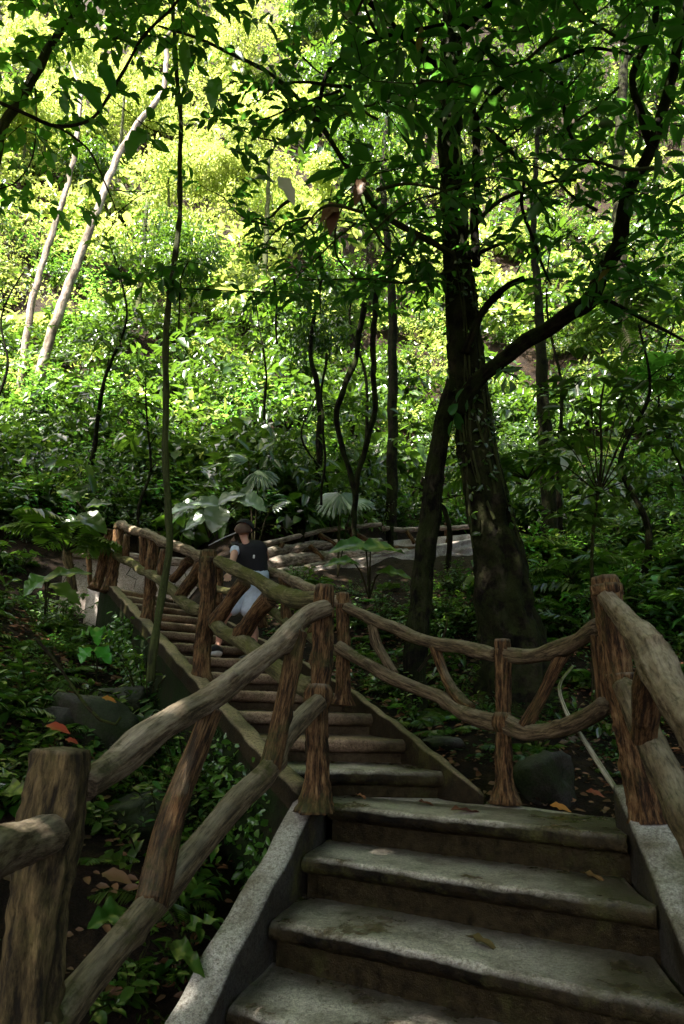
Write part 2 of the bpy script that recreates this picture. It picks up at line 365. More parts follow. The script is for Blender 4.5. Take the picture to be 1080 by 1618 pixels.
def sprigs(geo, centers, dirs, nleaf, ln, aspect=.42, tpl=LT_FINE, mi=0, tw=None, twr=.004, droop=.5, rg=RNG):
    """twigs with leaves set alternately along them; tw = material slot of the twig"""
    for c, d in zip(centers, dirs):
        d = d / np.linalg.norm(d); L = ln * nleaf * .28
        u = np.linspace(.15, 1, nleaf)[:, None]
        p = c + d * u * L + np.array([0, 0, -1.]) * (u * u) * L * .18
        side = np.cross(d, [0, 0, 1.]); side /= np.linalg.norm(side) + 1e-6
        sg = np.where(np.arange(nleaf) % 2 == 0, 1, -1)[:, None]
        dd = d * .7 + side * sg * rg.uniform(.5, 1.1, (nleaf, 1)) + rg.normal(0, .25, (nleaf, 3)) + np.array([0, 0, -1.]) * rg.uniform(0, droop, (nleaf, 1)); dd[-1] = d + np.array([0, 0, -.3])
        nn = np.array([0, 0, 1.]) + rg.normal(0, .45, (nleaf, 3))
        l = ln * rg.uniform(.65, 1.15, nleaf)
        leaves(geo, p, dd, nn, l, l * aspect * rg.uniform(.8, 1.2, nleaf), tpl, mi)
        if tw is not None: tube(geo, [c, p[nleaf // 2], p[-1]], [twr * 1.3, twr * .6], L / 3, 4, 0, mi=tw, cap=False)

# ------------------------------------------------------------------ ground
xs = np.unique(np.concatenate([np.linspace(-90, -12, 30), np.arange(-12, -4, .35), np.arange(-4, 4, .12), np.arange(4, 12, .35), np.linspace(12, 90, 30)]))
ys = np.unique(np.concatenate([np.linspace(-30, -2, 12), np.arange(-2, 9, .12), np.arange(9, 30, .4), np.linspace(30, 75, 40)]))
XX, YY = np.meshgrid(xs, ys); ZZ = H(XX, YY)
g = Geo(); nx = len(xs); i = np.arange(len(ys) - 1)[:, None] * nx; j = np.arange(nx - 1)[None]
g.add(np.stack([XX, YY, ZZ], -1).reshape(-1, 3), [np.stack([i + j, i + j + 1, i + nx + j + 1, i + nx + j], -1).reshape(-1, 4)])
gr = g.obj('ground', 'soil'); tag(gr, 'dark forest soil of the steep gorge slope', 'ground', kind='structure')

# ------------------------------------------------------------------ stairs
RISE1, RISE2 = .172, .14
def step_mesh(geo, L, Rr, Lb, Rb, z, down, rad=.036, seg=60, mi=0, over=.03):
    """one step: rounded nosing from L to Rr (plan points), tread back to Lb..Rb, riser below"""
    L, Rr, Lb, Rb = [np.array(p[:2], float) for p in (L, Rr, Lb, Rb)]
    e = (Rr - L) / np.linalg.norm(Rr - L); n = np.array([-e[1], e[0]])   # n points away from the walker's front, into the tread
    prof = [(None, 0.)]
    pr = [('b', 0.0)]
    ang = np.linspace(np.pi / 2, -np.pi / 2, 9)
    pro = [(rad - rad * math.cos(a), -rad + rad * math.sin(a)) for a in ang]      # (depth into tread, height) of the round nosing
    pro += [(rad + .012, -2 * rad - .004), (over + rad * .4 + .015, -2 * rad - .012), (over + rad * .4 + .02, -down)]
    rows = []
    t = np.linspace(0, 1, seg)
    wv = .0025 * np.sin(t * 9 + z * 9) + .0015 * np.sin(t * 31 + z * 31)
    for k in range(4):     # tread, back to front
        f = 1 - k / 4.
        a = L + (Lb - L) * f; b = Rr + (Rb - Rr) * f
        p = a[None] * (1 - t[:, None]) + b[None] * t[:, None]
        rows.append(np.column_stack([p, np.full(seg, z) - .006 * math.sin(f * 3.1) + wv * .6]))
    for dp, h in pro:
        p = (L[None] * (1 - t[:, None]) + Rr[None] * t[:, None]) + n[None] * (dp + (wv[:, None] if h > -2 * rad else 0))
        rows.append(np.column_stack([p, z + h + wv * .7]))
    v = np.stack(rows); m_ = len(rows)
    gm = np.zeros((m_, seg)); gm[:4] = np.array([1., .55, .2, .05])[:, None]; gm[-3:] = .9; gm = np.maximum(gm, np.maximum(np.exp(-t * 14), np.exp(-(1 - t) * 3.2))[None])
    v[:-2] += np.random.default_rng(int(abs(z) * 999)).normal(0, .0016, v[:-2].shape)
    i = np.arange(m_ - 1)[:, None] * seg; j = np.arange(seg - 1)[None]
    q = np.stack([i + j, i + seg + j, i + seg + j + 1, i + j + 1], -1).reshape(-1, 4)
    nv = m_ * seg
    ends = []
    vb = np.array([[*Lb, z - down], [*Rb, z - down]])
    v = np.vstack([v.reshape(-1, 3), vb])
    lft = [k * seg for k in range(m_)] + [nv]; rgt = [k * seg + seg - 1 for k in range(m_)] + [nv + 1]
    gv = np.zeros((nv + 2, 3)); gv[:nv, 0] = 1000 + gm.ravel(); gv[nv:, 0] = 1000.9
    geo.add(v, [q, np.array([lft]), np.array([rgt[::-1]])], mi, gv)
L0 = np.array([-.035, 3.69]); R0 = np.array([1.20, 3.045]); DL = np.array([-.105, -.325]); DR = np.array([-.065, -.375])
st1 = empty('staircase', (.5, 3.3, -1.5), 'wide grey concrete steps with rounded edges in the foreground', 'staircase')
for k in range(1, 10):
    g = Geo(); step_mesh(g, L0 + DL * k, R0 + DR * k, L0 + DL * (k - 1) + (.01, .10), R0 + DR * (k - 1) + (.01, .10), -.5 - RISE1 * k, .6)
    g.obj('step', 'concrete', st1, loc=Vector((*(L0 + DL * k), -.5 - RISE1 * k)))
# landing: polygon slab with rounded front
g = Geo(); step_mesh(g, L0, R0, (-.10, 4.12), (1.34, 3.52), -.5, 1.0)
g.obj('landing', 'concrete', st1)
g = Geo()
A_ = np.array([[-.10, 4.10], [1.335, 3.50], [.97, 3.88], [.76, 4.05], [.5, 4.3], [.0, 4.3]])
g.add(np.vstack([np.column_stack([A_, np.full(6, -.506)]), np.column_stack([A_, np.full(6, -1.2)])]),
      [np.array([[0, 1, 2, 3, 4, 5]]), np.array([[i, i + 6, (i + 1) % 6 + 6, (i + 1) % 6] for i in range(6)])])
g.obj('landing_back', 'concrete', st1, smooth=False)
def kerb_mesh(pts, width, deep, mi=0, geo=None, rnd=.012, lift=0., step=.08):
    """a sloping kerb wall: pts are (x,y,z) of the top centre line"""
    geo = geo or Geo(); c, w_ = smooth_path(pts, [1., 1.], step); w_ = np.full(len(c), width if not hasattr(width, "__len__") else 1.)
    if hasattr(width, '__len__'): w_ = np.interp(np.linspace(0, 1, len(c)), np.linspace(0, 1, len(width)), width)
    T = np.gradient(c, axis=0); T[:, 2] = 0; T = nrm(T); S = np.stack([T[:, 1], -T[:, 0], 0 * T[:, 0]], 1)
    n = len(c); nz = .004 * np.sin(np.arange(n) * 1.7) + .003 * np.sin(np.arange(n) * .63 + 1)
    prof = [(-.5, -deep), (-.5, -.03), (-.49, -.012), (-.44, 0), (-.2, .003), (.2, .003), (.44, 0), (.49, -.012), (.5, -.03), (.5, -deep)]
    rows = []
    for a, h in prof:
        rows.append(c + S * (a * w_ + nz * .7)[:, None] + np.array([0, 0, 1.]) * (h + (nz[:, None] if h > -.1 else 0)))
    v = np.stack(rows, 1); k = len(prof)
    i = np.arange(n - 1)[:, None] * k; j = np.arange(k - 1)[None]
    q = np.stack([i + j, i + j + 1, i + k + j + 1, i + k + j], -1).reshape(-1, 4)
    geo.add(v.reshape(-1, 3), [q[:, ::-1], np.array([list(range(k)), ]), np.array([[(n - 1) * k + x for x in range(k)][::-1]])], mi)
    return geo
kl = [(*(L0 + DL * k + (-.075, .02)), -.5 - RISE1 * k + (.075 if k else .10)) for k in (-.15, 0, 1, 2, 3, 4, 5, 7, 9)]
kerb_mesh(kl, [.12, .14, .16, .17], .95).obj('side_kerb', 'kerb', st1)
kr = [(*(R0 + DR * k + (.11, .03)), -.5 - RISE1 * k + (.06)) for k in (-.6, 0, 1, 2, 3, 4, 5, 7, 9)]
kerb_mesh(kr, [.17, .17], .95).obj('side_kerb', 'kerb', st1)

def A2(s): return np.array([-.1 - .5 * s, 3.6 + .866 * s])
def phi(k): return R(5 + 4.3 * (k - 1))
def left2(k): return A2(.4 + .44 * (k - 1))
def right2(k):
    w = .90 + .05 * min(max(k - 1, 0), 3) + .008 * k; p = left2(k); a = phi(k); return p + w * np.array([math.cos(a), math.sin(a)])
st2 = empty('staircase', (-1.0, 5.5, -.4), 'narrow brown flight curving up to the left behind the log railing', 'staircase')
NS = 13
for k in range(1, NS + 1):
    g = Geo(); z = -.5 + RISE2 * k
    step_mesh(g, left2(k), right2(k), left2(k + 1) + (-.02, .07), right2(k + 1) + (-.02, .07), z, .5, .040, 44)
    g.obj('step', 'concrete' if k < 2 else 'brown_step', st2, loc=Vector((*left2(k), z)))
kl2 = [(*(A2(s) + (-.045, -.03)), -.43 + .333 * s) for s in (.05, .5, 1, 2, 3, 4, 5, 5.5)]
kerb_mesh(kl2, [.12, .10], .10).obj('side_kerb', 'concrete_moss', st2)
kerb_mesh([(a, b, c - .09) for a, b, c in kl2], [.10, .085], 1.1).obj('side_wall', 'wall_dark', st2)
kr2 = [(.80, 3.90, -.475)] + [(*(right2(k) + (.03, .0)), -.5 + RISE2 * k + .03) for k in (1, 2, 3, 4, 5, 6, 7, 8, 9, 10, 11, 12, 13)]
kerb_mesh(kr2, [.06, .06], .7).obj('side_kerb', 'concrete_moss', st2)
# top landing and its back wall
g = Geo(); q1 = left2(13); q2 = right2(13)
poly = np.array([q1 + (.0, .05), q2 + (.0, .05), (-1.6, 10.2), (-3.7, 10.0), (-3.25, 8.75)]); zt = -.5 + RISE2 * 13 - .004
g.add(np.vstack([np.column_stack([poly, np.full(5, zt)]), np.column_stack([poly, np.full(5, zt - .7)])]),
      [np.array([[0, 1, 2, 3, 4]]), np.array([[i, i + 5, (i + 1) % 5 + 5, (i + 1) % 5] for i in range(5)])])
g.obj('landing', 'wall_pale', st2, smooth=False)

def wall_strip(a, b, za, zb, zt_a, zt_b, thick, seed=0):
    """wall between plan points a and b; bottoms za,zb; tops zt_a,zt_b; uneven face"""
    rg = np.random.default_rng(seed); a = np.array(a, float); b = np.array(b, float); n = 30; mrow = 10
    e = (b - a) / np.linalg.norm(b - a); nn = np.array([e[1], -e[0]])
    t = np.linspace(0, 1, n)[None, :, None]; u = np.linspace(0, 1, mrow)[:, None, None]
    p = a * (1 - t) + b * t + 0 * u
    zb_ = za * (1 - t[..., 0]) + zb * t[..., 0]; zt_ = zt_a * (1 - t[..., 0]) + zt_b * t[..., 0]
    z = zb_ * (1 - u[..., 0]) + zt_ * u[..., 0]
    off = .05 * rg.standard_normal((mrow, n)) * .5
    f = np.concatenate([p + nn * off[..., None], z[..., None]], -1)
    bk = np.concatenate([p[-1:] - nn * thick, z[-1:, :, None]], -1)
    v = np.concatenate([f, bk], 0); m_ = mrow + 1
    i = np.arange(m_ - 1)[:, None] * n; j = np.arange(n - 1)[None]
    g = Geo(); g.add(v.reshape(-1, 3), [np.stack([i + j, i + j + 1, i + n + j + 1, i + n + j], -1).reshape(-1, 4)]); return g
wl = empty('retaining_wall', (-2.6, 9.9, 1.2), 'pale cracked stone-look wall behind the top of the curved flight', 'wall')
pa, pb = P(95, 935, 9.3), P(420, 925, 10.3)
ta, tb = P(95, 868, 9.3), P(420, 892, 10.3)
wall_strip(pa[:2], pb[:2], pa.z - .3, pb.z - .6, ta.z, tb.z, .3, 3).obj('wall_face', 'wall_pale', wl)
g = Geo(); tube(g, [P(100, 872, 9.25), P(180, 880, 9.5), P(300, 888, 9.9), P(425, 890, 10.25)], [.06, .07, .06], .08, 12, .1, .06, .01); g.obj('coping_log', 'log_far', wl)
g = Geo(); rg = np.random.default_rng(5)
for k in range(9):    # raised veins on the wall face
    x0 = 110 + k * 32; pts = [P(x0 + rg.uniform(-12, 12), 888 + q * 16 + rg.uniform(-5, 5), 9.22 + (x0 - 95) * .0031) for q in range(4)]
    tube(g, pts, [.007, .004], .1, 5, .1, cap=False)
g.obj('vein_relief', 'bark', wl)

# walkway that climbs to the right behind
ww = empty('walkway', (1.0, 11.5, 1.5), 'raised pale walkway faced with moulded logs, climbing right behind the trees', 'walkway')
def PL(l): return [P(*q) for q in l]
for q, r in (([(415, 876, 10.2), (470, 866, 10.9), (520, 861, 11.4), (600, 856, 12.2)], .09), ([(418, 893, 10.1), (480, 884, 10.8), (560, 877, 11.7), (640, 874, 12.6)], .11),
             ([(425, 908, 10.0), (525, 890, 11.2), (600, 880, 12), (700, 868, 13.0)], .06)):
    g = Geo(); tube(g, PL(q), [r, r * .9], .08, 14, .10, .08, .012, knot=2); g.obj('facing_log', 'log_far', ww)
a, b = P(425, 918, 10.05), P(760, 868, 13.6); ta, tb = P(425, 908, 10.05), P(760, 848, 13.6)
wall_strip(a[:2], b[:2], a.z - .12, b.z - .12, ta.z, tb.z, 1.4, 9).obj('wall_face', 'wall_pale', ww)
a, b = P(440, 895, 10.9), P(770, 856, 14.0); ta, tb = P(440, 868, 10.9), P(770, 842, 14.0)
wall_strip(a[:2], b[:2], a.z - .6, b.z - .6, ta.z, tb.z, .5, 10).obj('upper_wall', 'wall_pale', ww)

# ------------------------------------------------------------------ railings
def post(parent, top, bot, r, matn='post', flare=1.6, seg=22, seed=None, collar=None, step=.025):
    g = Geo(); top = Vector(top); bot = Vector(bot); d = bot - top; L = d.length
    us = [0, .03, .12, .2, .35, .55, .75, .87, .95, 1]
    rs = [.92, 1.0, 1.0, 1.02, .93, .95, 1.0, 1.08, 1 + (flare - 1) * .55, flare]
    tube(g, [top + d * u for u in us], [r * k for k in rs], step, seg, .07, .17, .010, seed=seed, knot=2)
    if collar is not None:
        for cu in collar: tube(g, [top + d * (cu - .022), top + d * (cu + .022)], [r * 1.12, r * 1.16], .012, seg, .08, .08, seed=seed)
    return g.obj('post', matn, parent, loc=bot)
def rail(parent, name, pts, r, matn, seg=18, step=.035, lump=.10, groove=.05, wob=.008, knot=2, seed=None):
    g = Geo(); tube(g, PL(pts), r if hasattr(r, '__len__') else [r, r], step, seg, lump, groove, wob, knot=knot, seed=seed)
    return g.obj(name, matn, parent)
def knuckle(parent, p, r, matn):
    g = Geo(); p = Vector(p); tube(g, [p + Vector((0, 0, -r * .9)), p + Vector((0, 0, -r * .3)), p + Vector((0, 0, r * .4)), p + Vector((0, 0, r * .9))], [r * .7, r, r, r * .7], .015, 18, .1, .08)
    return g.obj('joint', matn, parent)

rA = empty('railing', P(300, 1500, 2.6), 'big weathered log railing at front left beside the wide steps', 'railing', 'moulded log railings')
tp = P(95, 1185, 1.85); post(rA, tp, tp + Vector((.0, 0, -1.35)), .068, 'post_moss', 1.5, 30, 4, step=.018)
tp = P(512, 925, 3.52); bt = P(497, 1283, 3.50); post(rA, tp, bt, .050, 'post', 1.9, 28, 5, collar=(.13,), step=.018)
rail(rA, 'handrail', [(128, 1240, 1.88), (180, 1207, 2.05), (235, 1162, 2.22), (330, 1105, 2.62), (385, 1062, 2.85), (440, 1018, 3.08), (480, 975, 3.32), (515, 960, 3.44)], [.043, .046, .046, .047, .048, .047, .046, .040], 'log_grey', 26, .02, .07, .05, .004, 3, 21)
rail(rA, 'lower_rail', [(60, 1650, 1.85), (120, 1572, 2.0), (200, 1478, 2.2), (285, 1372, 2.5), (370, 1272, 2.8), (425, 1212, 3.05), (455, 1160, 3.22), (505, 1108, 3.42)], [.048, .046, .044, .046, .048, .046, .046, .042], 'log_brown', 24, .02, .08, .05, .004, 2, 22)
rail(rA, 'brace', [(470, 1000, 3.2), (455, 1080, 3.14), (440, 1140, 3.1), (424, 1215, 3.04)], [.046, .042, .042, .046], 'post', 20, .02, seed=23)
rail(rA, 'brace', [(332, 1122, 2.62), (306, 1200, 2.55), (275, 1290, 2.46), (250, 1380, 2.38), (236, 1432, 2.33)], [.040, .042, .044, .050, .050], 'post', 20, .02, seed=24)
rail(rA, 'handrail', [(75, 1318, 1.82), (25, 1340, 1.6), (-30, 1365, 1.38), (-120, 1430, 1.1)], [.046, .046, .044, .046], 'log_grey', 24, .02, seed=25)
knuckle(rA, P(503, 1100, 3.5), .066, 'post')

rB = empty('railing', P(1020, 1320, 3.1), 'thick grey log railing at front right with a forked lower log', 'railing', 'moulded log railings')
tp = P(952, 912, 3.16); bt = P(1022, 1303, 3.10); post(rB, tp, bt, .060, 'post', 1.5, 28, 6, collar=(.06, .44), step=.018)
rail(rB, 'handrail', [(958, 945, 3.12), (985, 975, 2.9), (1015, 1012, 2.62), (1050, 1075, 2.25), (1085, 1130, 2.0), (1150, 1230, 1.6)], [.042, .048, .060, .060, .058, .055], 'log_grey', 26, .02, .07, .06, .004, 2, 31)
rail(rB, 'lower_rail', [(985, 1085, 3.08), (1010, 1130, 2.95), (1040, 1200, 2.7), (1070, 1270, 2.45), (1120, 1370, 2.1), (1180, 1500, 1.8)], [.050, .060, .056, .056, .056, .056], 'log_brown', 24, .02, .08, .06, .004, 2, 32)
rail(rB, 'brace', [(1038, 1045, 2.45), (1025, 1100, 2.6), (1018, 1165, 2.78)], [.058, .05, .055], 'post', 20, .02, seed=33)

rC = empty('railing', P(795, 1262, 3.9), 'sagging brown log railing around the back of the landing, below the big tree', 'railing', 'moulded log railings')
tp = P(792, 1012, 3.86); bt = P(798, 1270, 3.84); post(rC, tp, bt, .042, 'post', 2.0, 24, 7, collar=(.08,), step=.02)
tp = P(543, 938, 5.0); bt = P(540, 1112, 5.0); post(rC, tp, bt, .046, 'post', 1.9, 18, 8, collar=(.12,))
rail(rC, 'handrail', [(548, 958, 4.97), (600, 984, 4.78), (645, 1003, 4.6), (690, 1017, 4.4), (740, 1026, 4.15), (785, 1034, 3.9)], [.038, .042, .040, .042, .042, .040], 'log_brown', 20, .03, seed=41)
rail(rC, 'handrail', [(798, 1035, 3.85), (840, 1037, 3.74), (880, 1026, 3.58), (915, 1010, 3.42), (945, 990, 3.22)], [.040, .040, .044, .040, .040], 'log_brown', 20, .03, seed=42)
rail(rC, 'lower_rail', [(535, 1022, 4.97), (580, 1050, 4.8), (630, 1075, 4.6), (690, 1102, 4.35), (735, 1128, 4.1), (785, 1140, 3.88)], [.044, .042, .044, .042, .042, .045], 'log_brown', 20, .03, seed=43)
rail(rC, 'lower_rail', [(795, 1143, 3.84), (835, 1155, 3.72), (885, 1150, 3.52), (925, 1138, 3.34), (958, 1115, 3.18)], [.048, .042, .042, .042, .042], 'log_brown', 20, .03, seed=44)
for i, q in enumerate(([(588, 984, 4.82), (598, 1020, 4.78), (622, 1066, 4.66)], [(686, 1020, 4.42), (702, 1062, 4.35), (722, 1100, 4.2), (745, 1122, 4.1)],
          [(892, 1028, 3.56), (868, 1075, 3.64), (846, 1115, 3.7), (828, 1148, 3.74)], [(944, 1005, 3.26), (950, 1060, 3.24), (957, 1118, 3.22)])):
    rail(rC, 'brace', q, [.034, .030, .034], ('log_brown', 'post', 'post', 'post')[i], 16, .03, seed=45 + i)
knuckle(rC, P(795, 1141, 3.85), .058, 'post')

rD = empty('railing', P(300, 1040, 5.2), 'mossy log railing up the left side of the curved flight', 'railing', 'moulded log railings')
for (tq, bq, r, s) in (((331, 872, 5.12), (318, 1082, 5.12), .060, 50), ((243, 842, 6.6), (232, 990, 6.6), .056, 51), ((189, 828, 8.0), (172, 935, 7.9), .062, 52), ((176, 838, 8.1), (150, 930, 8.0), .055, 53)):
    post(rD, P(*tq), P(*bq), r, 'post', 1.7, 20, s, collar=(.07,))
rail(rD, 'handrail', [(508, 945, 3.56), (470, 948, 3.8), (425, 930, 4.2), (390, 908, 4.55), (345, 888, 5.0)], [.05, .052, .046, .046, .044], 'log_mossy', 22, .03, .10, .05, .01, 3, 54)
rail(rD, 'handrail', [(325, 882, 5.15), (285, 865, 5.8), (260, 858, 6.2), (238, 846, 6.6), (212, 838, 7.2), (190, 830, 7.95)], [.046, .042, .045, .045, .045, .05], 'log_grey', 18, .04, .13, .05, .01, 3, 55)
rail(rD, 'lower_rail', [(497, 1092, 3.58), (455, 1068, 3.85), (410, 1035, 4.25), (372, 1010, 4.6), (338, 985, 5.05)], [.052, .055, .05, .05, .05], 'log_mossy', 20, .03, .10, .05, .01, 3, 56)
rail(rD, 'lower_rail', [(318, 968, 5.2), (290, 950, 5.6), (262, 926, 6.05), (232, 904, 6.6), (205, 890, 7.3), (183, 878, 7.95)], [.046, .048, .045, .045, .045, .045], 'log_mossy', 18, .04, .12, .05, .01, 3, 57)
for i, q in enumerate(([(386, 922, 4.7), (362, 950, 4.8), (338, 982, 5.0)], [(425, 945, 4.25), (400, 975, 4.4), (374, 1012, 4.6)], [(322, 890, 5.3), (304, 915, 5.5), (282, 942, 5.75)],
          [(299, 884, 5.6), (274, 915, 5.95)], [(200, 845, 7.55), (198, 884, 7.55)], [(225, 848, 6.9), (227, 897, 6.9)], [(262, 868, 6.2), (255, 908, 6.2)])):
    rail(rD, 'brace', q, [.055, .05, .055] if i < 3 else [.04, .04, .04], 'post', 14, .05, seed=60 + i)

rE = empty('railing', P(450, 1000, 6.0), 'log railing on the far right side of the curved flight, behind the climbing person', 'railing', 'moulded log railings')
rail(rE, 'handrail', [(540, 955, 5.0), (500, 936, 5.35), (460, 917, 5.9), (422, 902, 6.6), (370, 893, 7.6), (300, 886, 9.0)], [.042, .044, .046, .046, .05, .05], 'log_grey', 16, .05, seed=71)
rail(rE, 'lower_rail', [(540, 1035, 5.0), (500, 1012, 5.4), (455, 985, 6.0), (420, 962, 6.6), (360, 935, 7.7), (300, 920, 8.8)], [.04, .04], 'log_mossy', 14, .05, seed=72)
for (tq, bq, s) in (((447, 908, 6.1), (452, 1010, 6.1), 73), ((408, 895, 6.9), (412, 990, 6.9), 74), ((345, 882, 8.2), (345, 955, 8.2), 75)):
    post(rE, P(*tq), P(*bq), .045, 'post', 1.6, 14, s)
rail(rE, 'brace', [(520, 948, 5.2), (490, 1000, 5.5)], [.035, .035], 'post', 12, .05, seed=76)

rF = empty('railing', P(600, 890, 12), 'far log railing along the raised walkway', 'railing', 'moulded log railings')
for (tq, bq, s) in (((476, 838, 10.95), (476, 920, 10.95), 80), ((617, 832, 12.3), (618, 898, 12.3), 81), ((706, 827, 13.3), (706, 872, 13.3), 82), ((556, 833, 11.7), (556, 860, 11.7), 83)):
    post(rF, P(*tq), P(*bq), .055, 'bark' if s < 82 else 'post', 1.3, 14, s)
rail(rF, 'handrail', [(414, 861, 10.2), (477, 846, 10.95), (520, 837, 11.4), (551, 833, 11.7), (600, 829, 12.2)], [.045, .04, .048, .045], 'log_far', 14, .06, seed=84)
rail(rF, 'handrail', [(605, 835, 12.2), (657, 837, 12.8), (705, 834, 13.3), (760, 832, 13.9)], [.05, .045, .05], 'log_far', 14, .06, seed=85)
rail(rF, 'lower_rail', [(612, 865, 12.3), (660, 866, 12.8), (710, 864, 13.3), (760, 862, 13.9)], [.045, .045], 'post', 12, .06, seed=86)
for i, q in enumerate(([(504, 845, 11.2), (528, 860, 11.4), (548, 876, 11.6)], [(556, 838, 11.7), (590, 862, 12)], [(489, 862, 10.9), (510, 884, 11.0)], [(445, 858, 10.5), (436, 880, 10.4)], [(642, 838, 12.6), (655, 858, 12.7)], [(672, 838, 12.9), (660, 858, 12.8)])):
    rail(rF, 'brace', q, [.045, .04], 'post', 12, .06, seed=87 + i)

rG = empty('railing', P(130, 930, 8.8), 'gnarled driftwood-like railing end at the far left of the top landing', 'railing', 'moulded log railings')
g = Geo(); tube(g, PL([(112, 935, 9.0), (110, 900, 9.0), (106, 878, 9.0), (112, 862, 9.0), (124, 868, 9.0)]), [.07, .06, .06, .07, .04], .04, 14, .15, .08, .01); g.obj('post', 'post_moss', rG)
rail(rG, 'handrail', [(112, 868, 9.0), (150, 872, 8.8), (180, 880, 8.5), (195, 886, 8.3)], [.05, .04, .045], 'log_mossy', 14, .05)
for q in ([(140, 875, 8.8), (142, 930, 8.8)], [(175, 880, 8.5), (150, 925, 8.6)], [(165, 878, 8.5), (172, 925, 8.5)]): rail(rG, 'brace', q, [.035, .03], 'post', 10, .05)

# ------------------------------------------------------------------ plants: prototypes (origin at the base)
def shrub_mesh(name, nsh, L, leaf, asp, slots, spread=1.0, per=9, tpl=LT_MID, seed=0, up=.9, droop=.6):
    rg = np.random.default_rng(seed); g = Geo()
    for k in range(nsh):
        a = rg.uniform(0, 2 * np.pi); el = rg.uniform(.15, 1.0) * up
        d = np.array([math.cos(a) * spread * (1.15 - el), math.sin(a) * spread * (1.15 - el), el]); d /= np.linalg.norm(d)
        l = L * rg.uniform(.55, 1.1)
        mid = d * l * .55 + np.array([0, 0, .08 * l]); end = d * l + np.array([0, 0, -.12 * l * rg.uniform(0, 1.5)])
        tube(g, [[0, 0, -.05], mid, end], [.009 * L + .002, .002], l / 4, 4, 0, mi=0, cap=False)
        u = np.linspace(.25, 1, per)[:, None]; p = (1 - u) ** 2 * 0 + 2 * u * (1 - u) * mid * 1.1 + u * u * end
        p = p + rg.normal(0, .03 * L, p.shape)
        side = np.cross(d, [0, 0, 1.]); side /= np.linalg.norm(side) + 1e-6; sg = np.where(np.arange(per) % 2 == 0, 1, -1)[:, None]
        dd = d * .6 + side * sg + rg.normal(0, .35, (per, 3)) - np.array([0, 0, 1.]) * rg.uniform(0, droop, (per, 1))
        ln = leaf * rg.uniform(.6, 1.2, per)
        leaves(g, p, dd, np.array([0, 0, 1.]) + d * .5 + rg.normal(0, .3, (per, 3)), ln, ln * asp * rg.uniform(.85, 1.15, per), tpl, 1 + int(rg.random() < .25) if len(slots) > 2 else 1)
    return g.mesh(name, slots)
def fern_mesh(name, nf, L, slots, seed=0, pinna=.30):
    rg = np.random.default_rng(seed); g = Geo()
    for k in range(nf):
        a = k / nf * 2 * np.pi + rg.uniform(-.3, .3); l = L * rg.uniform(.7, 1.1); h = np.array([math.cos(a), math.sin(a), 0]); n = 20
        u = np.linspace(0, 1, n)[:, None]; p = h * u * l * .85 + np.array([0, 0, 1.]) * (l * (.75 * u - .62 * u * u))
        tube(g, p[::4], [.006 * L + .002, .001], .1, 4, 0, mi=0, cap=False)
        t = nrm(np.gradient(p, axis=0)); side = np.cross([0, 0, 1.], h); uu = u[:, 0]
        wl_ = l * pinna * np.sin(np.pi * np.clip(uu * .95 + .04, 0, 1)) ** .7 + .01
        for sg in (-1, 1):
            dd = side * sg + t * .45 + rg.normal(0, .05, (n, 3)) - np.array([0, 0, .18])
            leaves(g, p[3:], dd[3:], np.array([0, 0, 1.]) + h * .1 + rg.normal(0, .12, (n - 3, 3)), wl_[3:], l * .045, LT_MID, 1)
    return g.mesh(name, slots)
def blade(g, base, tip, up, w, mi, nseg=9, heart=False, wav=.02):
    """one big leaf with a raised edge, midrib fold and arching tip"""
    base = np.array(base, float); tip = np.array(tip, float); d = tip - base; L = np.linalg.norm(d); d /= L
    up = np.array(up, float); up = up - d * np.dot(up, d); up /= np.linalg.norm(up); s = np.cross(up, d)
    u = np.linspace(0, 1, nseg); prof = (np.sin(np.pi * np.clip(u, 0, 1) ** (.62 if heart else .85)) ** (.75 if heart else .9))
    prof[0] = .02; prof[-1] = .01; cols = [-1, -.55, 0, .55, 1]; rows = []
    for i_, c in enumerate(cols):
        z = .16 * w * abs(c) + wav * np.sin(u * 17 + c * 3) * abs(c)
        back = (-.16 * L * (abs(c)) * np.exp(-u * 6)) if heart else 0
        rows.append(base + d * (u * L + back)[:, None] + s * (c * w * .5 * prof)[:, None] + up * (z * prof - .22 * L * u * u)[:, None])
    v = np.stack(rows, 1); k = 5
    i = np.arange(nseg - 1)[:, None] * k; j = np.arange(k - 1)[None]
    g.add(v.reshape(-1, 3), [np.stack([i + j, i + j + 1, i + k + j + 1, i + k + j], -1).reshape(-1, 4)], mi)
def bigleaf_mesh(name, n, L, w, slots, seed=0, heart=True, stem=.6):
    rg = np.random.default_rng(seed); g = Geo()
    for k in range(n):
        a = k * 2.4 + rg.uniform(-.4, .4); h = np.array([math.cos(a), math.sin(a), 0]); sl = stem * rg.uniform(.5, 1.15); out_ = rg.uniform(.25, .75)
        b = h * sl * out_ + np.array([0, 0, sl]); tube(g, [[0, 0, -.03], b * [.45, .45, .62], b], [.012 * L / .4 + .002, .004], .15, 5, 0, mi=0, cap=False)
        l = L * rg.uniform(.7, 1.15); tip = b + h * l * .9 - np.array([0, 0, l * rg.uniform(.05, .6)])
        blade(g, b, tip, [0, 0, 1.], w * l / L, 1, 9, heart)
    return g.mesh(name, slots)
